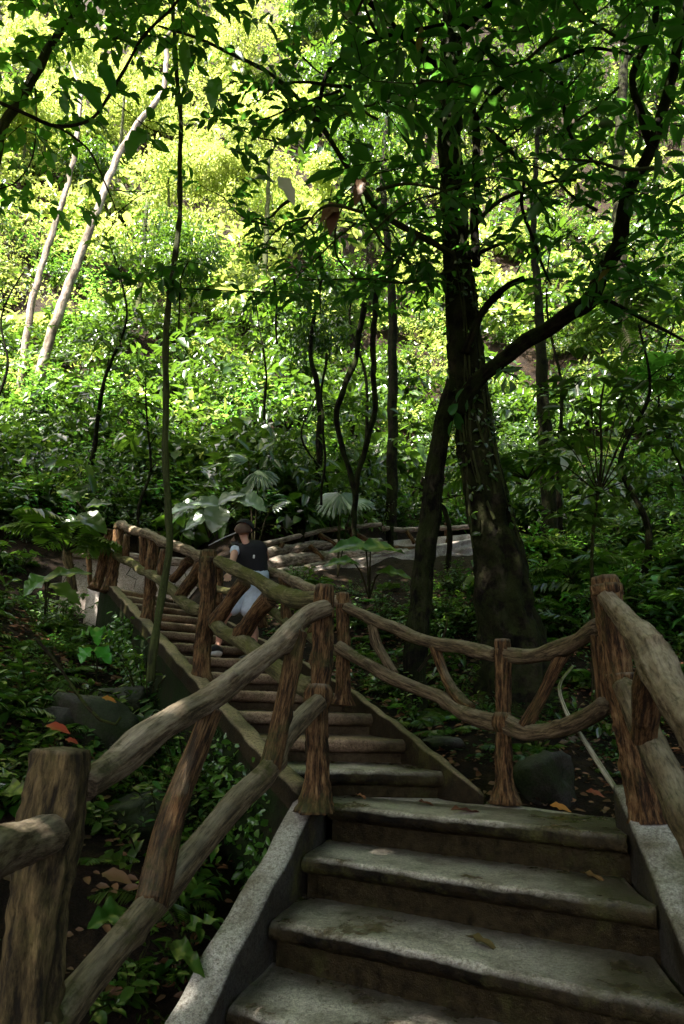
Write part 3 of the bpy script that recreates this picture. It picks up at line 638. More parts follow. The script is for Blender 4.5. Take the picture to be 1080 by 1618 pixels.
def fan(g, c, axis, up, r, mi, n=11, spread=2.6):
    """pleated fan leaf, split at its rim"""
    c = np.array(c, float); d = np.array(axis, float); d /= np.linalg.norm(d); up = np.array(up, float); up -= d * np.dot(up, d); up /= np.linalg.norm(up); s = np.cross(up, d)
    for k in range(n):
        a0 = (k / n - .5) * spread; a1 = ((k + .92) / n - .5) * spread; am = (a0 + a1) / 2; rr = r * (1 - .12 * abs(am)) * RNG.uniform(.9, 1.05)
        def q(a, f, h): return c + (d * math.cos(a) + s * math.sin(a)) * rr * f + up * (h * r - .22 * r * f * f)
        pts = [q(am, .02, 0), q(a0, .55, .0), q(am, .6, .045), q(a1, .55, .0), q(a0 + .03, .85, 0), q(am, .9, .03), q(a1 - .03, .85, 0), q(am, 1.0, -.03)]
        g.add(np.array(pts), [np.array([[0, 1, 2], [0, 2, 3], [4, 7, 5], [5, 7, 6]]), np.array([[1, 4, 5, 2], [2, 5, 6, 3]])], mi)

# ------------------------------------------------------------------ far slope foliage: one mass
def clumps(geo, cs, rad, lsize, nl, rg, sunny):
    for c, r, l, n, sf in zip(cs, rad, lsize, nl, sunny):
        d = nrm(rg.normal(0, 1, (n, 3))); d[:, 2] = np.abs(d[:, 2]) * .95 - .18; d[:, 1] -= .25; d = nrm(d)
        lob = 1 + .28 * np.sin(d[:, 0] * 5 + c[0] * 3) * np.sin(d[:, 2] * 6 + c[1]) + .15 * np.sin(d[:, 0] * 13 + c[2])
        p = c + d * (r * lob * rg.uniform(.72, 1.05, n))[:, None] * np.array([1.15, 1., .85])
        tip = nrm(d * .5 + rg.normal(0, .6, (n, 3)) - np.array([0, 0, .45])); nv = d * .7 + np.array([0, 0, .7]) + rg.normal(0, .35, (n, 3))
        ln = l * rg.uniform(.6, 1.25, n); leaves(geo, p, tip, nv, ln, ln * rg.uniform(.38, .55), LT_MID, sf)
rg = np.random.default_rng(3); g = Geo(); cs, rad, ls, nl, sf = [], [], [], [], []
tries = 0
while len(cs) < 1900 and tries < 9000:
    tries += 1
    px, py = rg.uniform(-330, 1410), rg.uniform(-260, 860); h = G(px, py, 8.5)
    if h is None or h.y < 11.2: continue
    Y = h.y; r = (.22 + .030 * Y) * rg.uniform(.6, 1.35)
    if Y > 24 and rg.random() < .3: r *= 1.5
    cs.append(np.array(h) + [0, 0, r * .25]); rad.append(r); ms = [.6, 1., 1., 1.7, 2.5][int(rg.integers(5))]; ls.append((.075 + .0055 * Y) * ms); nl.append(int(rg.uniform(200, 340) / ms ** 1.25))
    p_s = .03 + .85 * float(sst(17, 25, Y)) * (1 if px < 480 else .3); sf.append(int(rg.random() < p_s))  # sun-toned leaf colour favoured high up and at left, where the slope glows
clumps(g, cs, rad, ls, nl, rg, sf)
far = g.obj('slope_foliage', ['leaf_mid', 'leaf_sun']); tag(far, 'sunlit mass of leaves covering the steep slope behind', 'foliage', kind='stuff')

# ------------------------------------------------------------------ individual plants
PRO = {
 'shrub_a': shrub_mesh('shrub_a', 26, .75, .11, .45, ['twig', 'leaf_mid', 'leaf_bright'], seed=1),
 'shrub_b': shrub_mesh('shrub_b', 34, .62, .075, .5, ['twig', 'leaf_mid', 'leaf_dark'], seed=2, per=11),
 'shrub_c': shrub_mesh('shrub_c', 18, .8, .17, .42, ['twig', 'leaf_mid', 'leaf_dark'], seed=3, per=8, tpl=LT_FINE),
 'shrub_d': shrub_mesh('shrub_d', 40, .85, .09, .48, ['twig', 'leaf_bright', 'leaf_sun'], seed=4, per=11),
 'shrub_e': shrub_mesh('shrub_e', 16, .6, .14, .55, ['twig', 'leaf_mid', 'leaf_pale'], seed=5, per=8, tpl=LT_FINE, droop=.9),
 'fern_a': fern_mesh('fern_a', 9, .8, ['twig', 'leaf_mid'], 6), 'fern_b': fern_mesh('fern_b', 12, .5, ['twig', 'leaf_bright'], 7),
 'big_a': bigleaf_mesh('big_a', 7, .42, .28, ['twig', 'leaf_mid'], 8), 'big_b': bigleaf_mesh('big_b', 9, .40, .14, ['twig', 'leaf_mid'], 9, False, .35),
 'seed_a': shrub_mesh('seed_a', 6, .24, .085, .5, ['twig', 'leaf_mid'], seed=10, per=5, tpl=LT_FINE), 'seed_b': shrub_mesh('seed_b', 9, .18, .05, .55, ['twig', 'leaf_mid'], seed=12, per=7),
 'fern_s': fern_mesh('fern_s', 7, .26, ['twig', 'leaf_mid'], 13),
}
TXT = {'shrub_a': 'bushy shrub with pointed leaves', 'shrub_b': 'dense dark shrub with small leaves', 'shrub_c': 'shrub with long glossy leaves', 'shrub_d': 'light green shrub with small leaves',
       'shrub_e': 'loose shrub with broad shining leaves', 'fern_a': 'green fern with arching fronds', 'fern_b': 'bright green bushy fern', 'big_a': 'plant with large heart-shaped leaves',
       'big_b': 'rosette plant with upright leaves', 'seed_a': 'small seedling with pointed leaves', 'seed_b': 'tiny leafy seedling', 'fern_s': 'little fern'}
CAT = {'shrub': 'shrub', 'fern': 'fern', 'big': 'broadleaf plant', 'seed': 'seedling'}
def where(p):
    d = np.array(p); f = d @ CF; px = 540 + FPX * (d @ CR) / f; py = 809 - FPX * (d @ CU) / f
    if py < 430: r = 'high on the sunlit slope'
    elif py < 700: r = 'halfway up the slope'
    elif py < 900: r = 'at the foot of the slope'
    else: r = 'on the dark bank'
    return r + (' at far left' if px < 260 else ' left of centre' if px < 520 else ' behind the big trunk' if px < 800 else ' at right')
def put(kind, p, s=1., rz=None, tilt=.12, label=None, group=True):
    o = link({'shrub': 'leafy_shrub', 'fern': 'fern', 'big': 'broadleaf_plant', 'seed': 'seedling'}[kind.split('_')[0]], PRO[kind])
    o.location = p; o.scale = (s, s, s * random.uniform(.85, 1.15)); o.rotation_euler = (random.uniform(-tilt, tilt) + .15, random.uniform(-tilt, tilt), random.uniform(0, 6.28) if rz is None else rz)
    l = label or TXT[kind] + ' ' + where(p); tag(o, l, CAT[kind.split('_')[0]], None if label else l.replace('shrub', 'shrubs', 1).replace('plant', 'plants', 1)); return o
def on_stairs(x, y):
    if y < 3.8 and xl(y) - .3 < x < xl(y) + 1.75 + .0 * y: return True
    if 3.6 <= y < 10.3 and xl(y) - .15 < x < xl(y) + 1.35 + .12 * max(0, y - 6): return True
    return 9.3 < y < 10.2 and -4.6 < x < -.8
def scatter(n, kinds, box, smin, smax, seed, ymin=4.5, ymax=30, grow=.0, avoid=()):
    rg = np.random.default_rng(seed); c = 0
    for _ in range(n * 12):
        if c >= n: break
        px, py = rg.uniform(box[0], box[2]), rg.uniform(box[1], box[3])
        h = G(px, py, 3.0)
        if h is None or not (ymin < h.y < ymax) or on_stairs(h.x, h.y): continue
        # keep clear the raised walkway's face and the wall
        if 9.9 < h.y < 14.5 and -1.3 < h.x < 3.4 and 800 < py and 410 < px < 770: continue
        if (h.x - 1.75) ** 2 + (h.y - 6.6) ** 2 < .5: continue
        random.seed(int(rg.integers(1e9)))
        put(kinds[int(rg.integers(len(kinds)))], h - Vector((0, 0, .03)), rg.uniform(smin, smax) * (1 + grow * h.y)); c += 1
scatter(150, ['shrub_a', 'shrub_b', 'shrub_c', 'shrub_d', 'shrub_e', 'shrub_b'], (-120, 520, 1200, 850), .7, 1.25, 20, 8.8, 16, .02)
scatter(40, ['shrub_d', 'shrub_a'], (-120, 100, 1200, 560), .9, 1.5, 21, 13, 30, .03)
scatter(80, ['shrub_a', 'shrub_c', 'shrub_d', 'shrub_e', 'fern_b', 'fern_a', 'shrub_d'], (790, 560, 1200, 1030), .6, 1.1, 22, 4.6, 13)
scatter(20, ['seed_a', 'shrub_b', 'fern_s', 'seed_b'], (230, 1020, 470, 1330), .8, 1.3, 34, 2.8, 6)
scatter(34, ['shrub_e', 'shrub_a', 'fern_a', 'fern_b', 'shrub_b'], (420, 880, 820, 1010), .32, .55, 35, 6.5, 9.9)
scatter(16, ['shrub_b', 'shrub_c', 'shrub_a'], (-150, 700, 130, 1000), .4, .75, 23, 5.0, 11)
scatter(20, ['fern_a', 'fern_b'], (-120, 560, 330, 870), .7, 1.2, 24, 6, 14)
scatter(22, ['fern_a', 'fern_b'], (780, 450, 1200, 900), .7, 1.3, 25, 6, 18)
scatter(22, ['big_a', 'big_b'], (200, 640, 620, 850), .7, 1.2, 26, 9, 14)
scatter(16, ['shrub_c', 'fern_a', 'shrub_e', 'shrub_a'], (820, 760, 1180, 1000), 1.1, 1.6, 39, 5.2, 9)
scatter(10, ['big_a', 'big_b'], (780, 640, 1150, 950), .6, 1.1, 27, 5, 12)
scatter(8, ['big_a', 'big_b'], (-120, 740, 160, 960), .5, .9, 28, 5, 10)
scatter(70, ['seed_a', 'seed_b', 'fern_s', 'seed_b'], (-100, 930, 330, 1300), .9, 1.7, 29, 3.0, 8)
scatter(26, ['seed_a', 'seed_b', 'fern_s'], (150, 1180, 470, 1618), .7, 1.3, 30, 1.6, 5)
scatter(46, ['seed_a', 'fern_s', 'fern_s', 'seed_b'], (560, 990, 1180, 1230), .9, 1.7, 31, 4.0, 9)
scatter(16, ['fern_a', 'shrub_b', 'shrub_e'], (600, 960, 1150, 1120), .45, .7, 36, 5.0, 9)
scatter(40, ['fern_s', 'seed_a', 'fern_s', 'shrub_b'], (540, 930, 960, 1150), .7, 1.4, 38, 4.9, 9)
scatter(14, ['fern_a', 'shrub_b', 'shrub_e'], (-100, 900, 200, 1150), .3, .5, 37, 4.0, 8)
scatter(16, ['seed_a', 'fern_s', 'shrub_b'], (430, 900, 780, 1010), .7, 1.2, 32, 5.5, 12)
scatter(12, ['seed_b', 'fern_s'], (60, 900, 260, 1000), 1.0, 1.6, 33, 5, 9)
for px, py, Y, s_, k in ((60, 960, 7.6, .5, 'shrub_b'), (100, 965, 7.7, .42, 'fern_a'), (135, 965, 7.6, .36, 'shrub_e'), (165, 955, 7.5, .26, 'shrub_b'), (105, 965, 8.3, .75, 'shrub_e'), (140, 960, 8.2, .62, 'fern_a'), (80, 950, 8.5, .8, 'shrub_a'), (165, 960, 8.0, .5, 'shrub_b'), (730, 1060, 5.8, .55, 'fern_b'), (800, 1060, 5.7, .55, 'fern_a'), (770, 1040, 5.9, .5, 'shrub_b'), (150, 985, 7.0, .3, 'fern_b'), (700, 1015, 5.9, .5, 'fern_a'), (760, 1050, 5.7, .42, 'shrub_b'), (845, 1050, 5.75, .5, 'fern_a'), (885, 1040, 6.0, .6, 'shrub_e'), (650, 1010, 5.9, .45, 'shrub_e'), (620, 1000, 6.3, .5, 'fern_b')):
    random.seed(px); p = P(px, py, Y); p.z = hz(p.x, p.y) - .02; put(k, p, s_)

rg = np.random.default_rng(52); g = Geo(); cc = []
for s_ in np.arange(.2, 5.2, .018):
    a2 = A2(s_); zt_ = -.53 + .333 * s_; lo = hz(a2[0] - .15, a2[1]); f = rg.random() ** .7 * (.5 + .5 * math.sin(s_ * 2.1)); zc = lo + (zt_ - lo) * f
    cc.append([a2[0] - .115, a2[1] - .05, zc])
cc = np.repeat(np.array(cc), 9, 0) + rg.normal(0, .05, (len(cc) * 9, 3)) * [.4, .8, 1.2]; ln = rg.uniform(.03, .08, len(cc))
leaves(g, cc, rdir(len(cc), -.8, .1, rg), np.array([-.9, -.5, .4]) + rg.normal(0, .35, cc.shape), ln, ln * .6, LT_MID, 0)
o = g.obj('creeper', 'leaf_mid'); tag(o, 'green creepers growing up the dark side wall of the curved flight', 'creeper')

# bright slope trees with trunk and crown
def crown_geo(c, rx, rz_, n, leaf, rg, tpl=LT_MID, lobes=7, mi=0, g=None):
    g = g or Geo(); L = nrm(rg.normal(0, 1, (lobes, 3))) * np.array([rx * .6, rx * .6, rz_ * .6])
    for k in range(lobes):
        m_ = n // lobes; r = rx * rg.uniform(.35, .6); d = nrm(rg.normal(0, 1, (m_, 3)))
        p = c + L[k] + d * (r * rg.uniform(.3, 1.05, m_) ** .6)[:, None] * np.array([1, 1, .75])
        tip = nrm(d * .4 + rg.normal(0, .6, (m_, 3)) - np.array([0, 0, .5])); ln = leaf * rg.uniform(.6, 1.2, m_)
        leaves(g, p, tip, d * .4 + np.array([0, 0, .9]) + rg.normal(0, .35, (m_, 3)), ln, ln * .46, tpl, mi)
    return g, L
def slope_tree(base_px, pts, r0, r1, bark, crown, label, seed, leafm='leaf_sun', leaf=.2, n=1800):
    """pts: px,py,Y of the trunk; crown: list of (px,py,Y,rx,rz)"""
    rg = np.random.default_rng(seed); b = P(*pts[0]); b.z = min(b.z, hz(b.x, b.y) + .1) - .3
    t = empty('tree', b, label, 'tree')
    g = Geo(); ps = [b] + [P(*q) for q in pts]; tube(g, ps, [r0 * 1.25] + list(np.linspace(r0, r1, len(pts))), .25, 12, .06, .05, .02, knot=2, seed=seed)
    for (a, bq, Y, rx, rz_) in crown:
        c = P(a, bq, Y); k = min(range(len(ps)), key=lambda i: (Vector(ps[i]) - c).length); q0 = Vector(ps[k]); tube(g, [q0, q0.lerp(c, .5) + Vector((0, 0, .2)), c], [r1 * .8, r1 * .3], .3, 7, .05)
    g.obj('trunk', bark, t)
    if crown:
        g = Geo()
        for (a, bq, Y, rx, rz_) in crown: crown_geo(np.array(P(a, bq, Y)), rx, rz_, n, leaf, rg, g=g)
        g.obj('crown', leafm, t)
    return t
slope_tree(0, [(38, 560, 17), (50, 480, 17), (72, 400, 17.2), (98, 320, 17.5), (118, 240, 17.8), (128, 150, 18)], .10, .07, 'bark_pale', [(90, 60, 18.5, 1.6, 1.2)], 'thin pale trunk leaning right, leftmost of the pair on the sunny slope', 1)
slope_tree(0, [(68, 570, 16.5), (98, 480, 16.6), (128, 400, 16.8), (158, 320, 17), (185, 250, 17.3), (222, 190, 17.6), (258, 140, 18), (262, 60, 18.2)], .13, .08, 'bark_pale', [(300, 20, 18.5, 1.8, 1.3)], 'taller pale spotted trunk with a bend near its top, on the sunny slope', 2)
slope_tree(0, [(858, 640, 12.5), (855, 560, 12.5), (850, 470, 12.6), (842, 350, 12.8), (850, 200, 13)], .13, .05, 'trunk_bark', [(870, 150, 13.5, 1.3, .9)], 'brown mossy trunk seen between the big tree and the dark limb', 4, 'leaf_mid')
slope_tree(0, [(980, 420, 19), (978, 250, 19.5), (985, 100, 20), (990, -60, 20)], .20, .15, 'trunk_bark', [(960, -40, 20, 2.4, 1.6), (1060, 30, 20, 2, 1.4)], 'dark straight trunk far behind at upper right', 5, 'leaf_mid')
slope_tree(0, [(225, 420, 19), (228, 360, 19), (232, 320, 19)], .08, .05, 'bark_moss', [(235, 365, 18.5, 1.7, 1.4), (300, 400, 18, 1.2, .9)], 'round-crowned small tree on the sunny slope left of the slim trunk', 6, 'leaf_mid', .13, 3200)
slope_tree(0, [(420, 380, 20), (425, 250, 20.5)], .09, .05, 'bark_moss', [(430, 220, 20.5, 2.0, 1.6), (360, 290, 20, 1.4, 1.0)], 'yellow-green tree on the upper slope right of the slim trunk', 7, 'leaf_sun', .16, 2600)
slope_tree(0, [(620, 520, 14), (615, 420, 14), (605, 300, 14.4), (612, 150, 15)], .10, .06, 'bark', [(600, 250, 14.5, 1.5, 1.4), (560, 130, 15, 1.5, 1.0)], 'dark slender tree directly left of the big trunk', 8, 'leaf_mid', .15, 1700)
slope_tree(0, [(505, 640, 12), (490, 560, 12), (500, 470, 12)], .06, .03, 'bark', [(495, 500, 12, .9, .9)], 'small shaded tree near the middle of the slope', 9, 'leaf_mid', .13, 1400)

# thin dark trees rising through the middle of the slope
rg = np.random.default_rng(65)
for k in range(11):
    px = -60 + 1220 * ((k * .618 + .3) % 1); Y = rg.uniform(8.8, 15); b = P(px, 800, Y); b.z = hz(b.x, b.y)
    if on_stairs(b.x, b.y) or (px > 640 and px < 860 and Y < 10): continue
    h_ = rg.uniform(1.8, 4.5) * (1 + .04 * Y); q = [b - Vector((0, 0, .1))]
    for u in (.25, .5, .75, 1): q.append(b + Vector((rg.normal(0, .16) * u * 2 + .4 * math.sin(k * 2.3) * u, rg.normal(-.1, .1), h_ * u)))
    lab = 'slender dark understorey tree with sparse leaves ' + ('at far left' if px < 260 else 'left of centre' if px < 520 else 'near the middle' if px < 800 else 'at right')
    t = empty('slender_tree', b, lab, 'tree', lab.replace('tree', 'trees')); g = Geo(); tube(g, q, [rg.uniform(.03, .06), .012], .12, 8, .12, .05, .006); C_, D_ = [], []
    for _ in range(int(rg.uniform(9, 20))):
        u = rg.uniform(.35, 1); j = min(3, int(u * 4)); p0 = q[j].lerp(q[j + 1], u * 4 - j) if j < 4 else q[4]; d = Vector(nrm(np.array([rg.normal(0, 1), rg.normal(-.2, .7), rg.uniform(-.1, .6)]))); e = p0 + d * rg.uniform(.3, .9)
        tube(g, [p0, p0.lerp(e, .6) + Vector((0, 0, .05)), e], [.010, .004], .15, 5, .05); C_ += [np.array(e), np.array(p0.lerp(e, .6))]; D_ += [np.array(d), nrm(np.array(d) + rg.normal(0, .5, 3))]
    g.obj('trunk', 'bark', t); g = Geo(); sprigs(g, C_, D_, 7, rg.uniform(.12, .24), .42, LT_FINE, 1, 0, .003, rg=rg); g.obj('crown', ['twig', 'leaf_mid'], t)
# more crowns on the upper slope
rg = np.random.default_rng(61); WHERE = {0: 'at far left', 1: 'left of centre', 2: 'near the middle', 3: 'at right'}
for k in range(26):
    px = -80 + 1240 * ((k * .618) % 1) ; py = rg.uniform(40, 520); h = G(px, py, 9)
    if h is None or h.y < 13: continue
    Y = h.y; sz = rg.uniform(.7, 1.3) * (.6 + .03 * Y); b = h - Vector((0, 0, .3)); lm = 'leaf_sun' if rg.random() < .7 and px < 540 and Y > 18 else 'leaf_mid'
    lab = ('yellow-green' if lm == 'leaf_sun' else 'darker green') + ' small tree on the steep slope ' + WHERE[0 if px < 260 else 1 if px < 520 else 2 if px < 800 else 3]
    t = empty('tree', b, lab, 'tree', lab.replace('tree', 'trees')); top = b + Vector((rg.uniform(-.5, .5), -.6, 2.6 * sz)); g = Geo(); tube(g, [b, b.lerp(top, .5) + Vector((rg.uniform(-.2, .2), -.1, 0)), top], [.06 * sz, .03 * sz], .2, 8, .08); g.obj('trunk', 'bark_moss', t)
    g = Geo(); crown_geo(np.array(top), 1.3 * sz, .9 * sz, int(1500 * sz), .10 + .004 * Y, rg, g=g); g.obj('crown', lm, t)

# ------------------------------------------------------------------ big tree with two stems
tb = P(800, 1010, 6.5); big = empty('big_tree', Vector((tb.x, tb.y, hz(tb.x, tb.y))), 'thick dark forked tree trunk behind the landing, with a big limb to the right', 'tree')
g = Geo()
_b = P(814, 1060, 6.55); _b.z = hz(_b.x, _b.y) - .3
tube(g, [_b] + PL([(808, 1020, 6.55), (797, 960, 6.5), (785, 870, 6.5), (768, 790, 6.5), (752, 700, 6.5), (742, 640, 6.5), (735, 570, 6.5), (728, 480, 6.5), (720, 390, 6.55), (714, 300, 6.6), (710, 200, 6.65), (712, 100, 6.7), (716, 0, 6.8), (722, -150, 7)]),
     [.40, .30, .26, .235, .21, .19, .18, .185, .165, .14, .13, .135, .14, .13, .11], .05, 48, .04, .10, .015, knot=6, seed=91)
_c = P(655, 1030, 6.2); _c.z = hz(_c.x, _c.y) - .3
tube(g, [_c] + PL([(658, 1000, 6.2), (663, 960, 6.25), (672, 880, 6.3), (680, 800, 6.35), (688, 740, 6.4), (700, 670, 6.45), (718, 600, 6.5)]), [.115, .10, .10, .10, .095, .09, .085], .05, 22, .05, .08, .012, knot=3, seed=92)
g.obj('trunk', 'trunk_bark', big)
rg = np.random.default_rng(48); TP = np.array([P(*q) for q in ((808, 1020, 6.55), (785, 870, 6.5), (768, 790, 6.5), (752, 700, 6.5), (740, 610, 6.5), (728, 480, 6.5), (720, 390, 6.55), (714, 300, 6.6), (710, 200, 6.65))]); TR = [.31, .24, .21, .19, .185, .165, .14, .13, .135]
def on_trunk(u, a, off=0.):
    k = min(int(u), 7); f = u - k; c = TP[k] * (1 - f) + TP[k + 1] * f; r_ = TR[k] * (1 - f) + TR[k + 1] * f + off; n_ = np.array([math.cos(a), math.sin(a), 0]); return c + n_ * r_, n_
cl = Geo()
for k in range(13):
    a = rg.uniform(math.pi * 1.02, math.pi * 2.05); u0 = rg.uniform(0, 2.5); u1 = rg.uniform(4, 7.9); ps = []
    for u in np.linspace(u0, u1, 12): p, n_ = on_trunk(u, a + .25 * math.sin(u * 1.7 + k), .004); ps.append(p)
    tube(cl, ps, [rg.uniform(.007, .020), .006], .06, 6, .1, .03, .004, mi=0, cap=False)
    for q in range(int(rg.uniform(4, 16))):
        p, n_ = on_trunk(rg.uniform(u0, u1), a + rg.normal(0, .2), .012); m_ = 3; l = rg.uniform(.035, .10, m_)
        leaves(cl, p + rg.normal(0, .02, (m_, 3)), n_ * .5 + rg.normal(0, .5, (m_, 3)) - [0, 0, .5], n_ + rg.normal(0, .3, (m_, 3)), l, l * .5, LT_FINE, 1)
cl.obj('climbing_vines', ['bark_moss', 'leaf_mid'], big)
BR = [  # dark limbs: pixel path, radii
 ([(722, 650, 6.35), (762, 592, 6.2), (805, 560, 6.1), (850, 528, 6.0), (900, 495, 5.85), (932, 474, 5.8), (952, 430, 5.7), (975, 390, 5.6), (985, 340, 5.5), (1000, 290, 5.45), (1030, 225, 5.35), (1055, 150, 5.3), (1070, 70, 5.25), (1078, -60, 5.2)], [.085, .075, .075, .078, .078, .085, .07, .072, .065, .06, .055, .05, .045, .04], 'bark'),
 ([(1030, 228, 5.35), (1012, 190, 5.3), (1000, 120, 5.3), (1035, 30, 5.2), (1030, -60, 5.2)], [.04, .035, .03, .025], 'bark'),
 ([(735, 560, 6.3), (760, 495, 6.2), (795, 455, 6.1), (828, 440, 6.0)], [.045, .04, .035, .03], 'bark'),
 ([(930, 470, 5.8), (960, 478, 5.7), (1010, 500, 5.6), (1090, 545, 5.4)], [.03, .02, .012], 'bark'),
 ([(715, 400, 6.4), (660, 372, 6.2), (600, 335, 6.0), (560, 280, 5.8), (500, 190, 5.5), (430, 120, 5.3), (335, 70, 5.1), (250, 40, 5)], [.035, .032, .028, .025, .02, .016, .010], 'bark_moss'),
 ([(715, 430, 6.4), (640, 445, 6.2), (560, 440, 6.0), (480, 445, 5.8)], [.016, .012, .006], 'bark_moss'),
 ([(720, 420, 6.45), (780, 390, 6.3), (800, 385, 6.3)], [.03, .02, .012], 'bark'),
 ([(752, 420, 6.3), (750, 340, 6.3), (753, 240, 6.3), (748, 160, 6.3), (765, 60, 6.2)], [.05, .042, .045, .04, .03], 'bark'),
 ([(745, 360, 6.3), (790, 318, 6.2), (850, 292, 6.0), (912, 285, 5.9)], [.028, .022, .014], 'bark_moss'),
 ([(765, 195, 6.1), (800, 232, 6.0), (828, 270, 5.9), (826, 330, 5.9), (850, 400, 5.8), (870, 450, 5.8)], [.024, .022, .018, .010], 'bark'),
 ([(750, 190, 6.2), (790, 140, 6.0), (850, 108, 5.8), (930, 80, 5.6), (1000, 85, 5.4)], [.035, .03, .02, .012], 'bark'),
 ([(885, 130, 5.6), (890, 170, 5.6), (905, 220, 5.6), (945, 260, 5.6)], [.022, .02, .016, .010], 'bark'),
 ([(560, 290, 5.9), (600, 380, 6.0), (650, 420, 6.2)], [.012, .014, .016], 'bark_moss'),
 ([(500, 190, 5.5), (520, 110, 5.4), (600, 60, 5.3), (700, 40, 5.3)], [.02, .022, .02, .018], 'bark'),
 ([(710, 120, 6.6), (640, 60, 6.2), (560, -20, 5.8)], [.05, .04, .03], 'bark'),
 ([(712, 60, 6.7), (800, -10, 6.3), (900, -60, 6)], [.05, .04, .03], 'bark'),
 ([(560, 440, 6.0), (530, 400, 6.0), (540, 330, 5.9), (580, 300, 5.9)], [.010, .008], 'twig'),
]
for q, r, mt in BR:
    g = Geo(); tube(g, PL(q), r, .05, 12 if r[0] > .03 else 8, .08, .05, .012, knot=2); g.obj('branch', mt, big)
rg = np.random.default_rng(43); xtra = []
for k in range(46):
    px, py, Y = (rg.uniform(420, 1080), rg.uniform(-20, 420), rg.uniform(4.6, 7.5)) if k % 3 else (rg.uniform(430, 700), rg.uniform(60, 420), rg.uniform(5, 6.8))
    p0 = P(px, py, Y); d = Vector(nrm(np.array([rg.normal(-.3, 1), rg.normal(0, .4), rg.normal(.1, .7)]))); L_ = rg.uniform(.5, 1.6); q = [p0]
    for u in range(4): d = (d + Vector(rg.normal(0, .28, 3))).normalized(); q.append(q[-1] + d * L_ / 4)
    GB = Geo(); tube(GB, q, [rg.uniform(.008, .022), .004], .06, 7, .08, .03, .006); xtra += q[2:]; GB.obj('branch', 'bark_moss', big)
# crown: sprigs of leaves spread over real depth, thick above, thinning downwards
rg = np.random.default_rng(44); g = Geo(); C_, D_ = [], []
def addspr(px, py, Y): C_.append(np.array(P(px, py, Y))); D_.append(nrm(np.array([rg.normal(0, 1), rg.normal(-.2, .7), rg.normal(-.25, .35)])))
for _ in range(400):
    px = rg.uniform(400, 1180); py = -220 + 560 * rg.random() ** 1.15
    lim = 60 + 190 * sst(480, 620, px) * (1 - .15 * sst(760, 900, px))
    if py > lim + rg.normal(0, 70): continue
    addspr(px, py, rg.uniform(4.2, 8.0))
for q, r, mt in BR:
    c, _ = smooth_path(PL(q), [1, 1], .16)
    for p in c[2:]:
        if rg.random() < (.55 if r[0] < .04 else .22): C_.append(p + rg.normal(0, .05, 3)); D_.append(nrm(np.array([rg.normal(0, 1), rg.normal(-.2, .6), rg.normal(-.1, .4)])))
for p in xtra: C_.append(np.array(p)); D_.append(nrm(np.array([rg.normal(0, 1), rg.normal(-.2, .6), rg.normal(-.1, .4)])))
for _ in range(50): addspr(rg.uniform(560, 720), rg.uniform(250, 480), rg.uniform(5.6, 7.2))
for _ in range(70): addspr(rg.uniform(860, 1150), rg.uniform(260, 460), rg.uniform(4.8, 6.6))
sprigs(g, C_[:len(C_)//2], D_[:len(C_)//2], 6, .25, .36, LT_FINE, 1, 0, .004, rg=rg); sprigs(g, C_[len(C_)//2:], D_[len(C_)//2:], 7, .17, .38, LT_FINE, 1, 0, .004, rg=rg)
# unseen leaves added to the crown above the picture, to shade stairs and slope
def canopy(geo, n, x0, x1, y0, y1, z0, z1, mi, ln=.34, rg=rg):
    x = rg.uniform(x0, x1, n); y = rg.uniform(y0, y1, n); z = np.maximum(rg.uniform(z0, z1, n), y * 1.42 + rg.uniform(.2, 2.2, n))
    c = np.repeat(np.stack([x, y, z], 1), 8, 0) + rg.normal(0, .28, (n * 8, 3)); d = rdir(n * 8, -.6, .3, rg); l = ln * rg.uniform(.6, 1.15, n * 8)
    leaves(geo, c, d, np.array([0, 0, 1.]) + rg.normal(0, .4, c.shape), l, l * .48, LT_MID, mi)
canopy(g, 1300, -3, 5, .5, 8.0, 7.0, 10, 1); canopy(g, 1000, -4, 5, 7.0, 11.5, 8, 10, 1, .42)
g.obj('crown', ['twig', 'leaf_over'], big)

# slim mossy tree in front of the stairs
b = P(243, 1012, 5.25); sl = empty('slim_tree', b, 'slim straight mossy trunk standing left of the curved steps', 'tree')
g = Geo(); tube(g, [b - Vector((0, 0, .3))] + PL([(245, 1005, 5.25), (258, 930, 5.3), (267, 870, 5.3), (264, 800, 5.35), (262, 700, 5.4), (261, 600, 5.45), (264, 500, 5.5), (276, 410, 5.5), (283, 330, 5.5), (285, 220, 5.5), (280, 120, 5.5), (273, 20, 5.5), (270, -150, 5.6)]), [.034, .032, .03, .029, .029, .028, .028, .03, .026, .024, .022, .022, .02, .02], .04, 12, .10, .06, .008, knot=6, seed=95); g.obj('trunk', 'bark_moss', sl)
g = Geo(); tube(g, PL([(282, 520, 5.5), (286, 440, 5.4), (300, 410, 5.3)]), [.008, .005], .06, 6, .05)
tube(g, PL([(268, 455, 5.5), (330, 458, 5.6), (420, 462, 5.8), (470, 460, 5.9)]), [.008, .004], .06, 6, .05); g.obj('branch', 'twig', sl)
g = Geo(); C_, D_ = [], []
for px, py, Y in [(240, 440, 5.4), (225, 450, 5.4), (255, 430, 5.4), (300, 415, 5.3), (395, 460, 5.7), (430, 462, 5.8), (470, 458, 5.9), (340, 455, 5.6), (345, 190, 5.0), (355, 230, 5.0), (380, 270, 5.0), (300, 130, 5.2), (290, 70, 5.2), (330, 150, 5.0)]:
    for _ in range(2): C_.append(np.array(P(px, py, Y)) + rg.normal(0, .05, 3)); D_.append(nrm(np.array([rg.normal(0, 1), -.2, rg.normal(-.3, .3)])))
for _ in range(60): C_.append(np.array(P(rg.uniform(180, 420), rg.uniform(-200, 10), rg.uniform(4.6, 6.4)))); D_.append(nrm(rg.normal(0, 1, 3) * [1, 1, .4]))
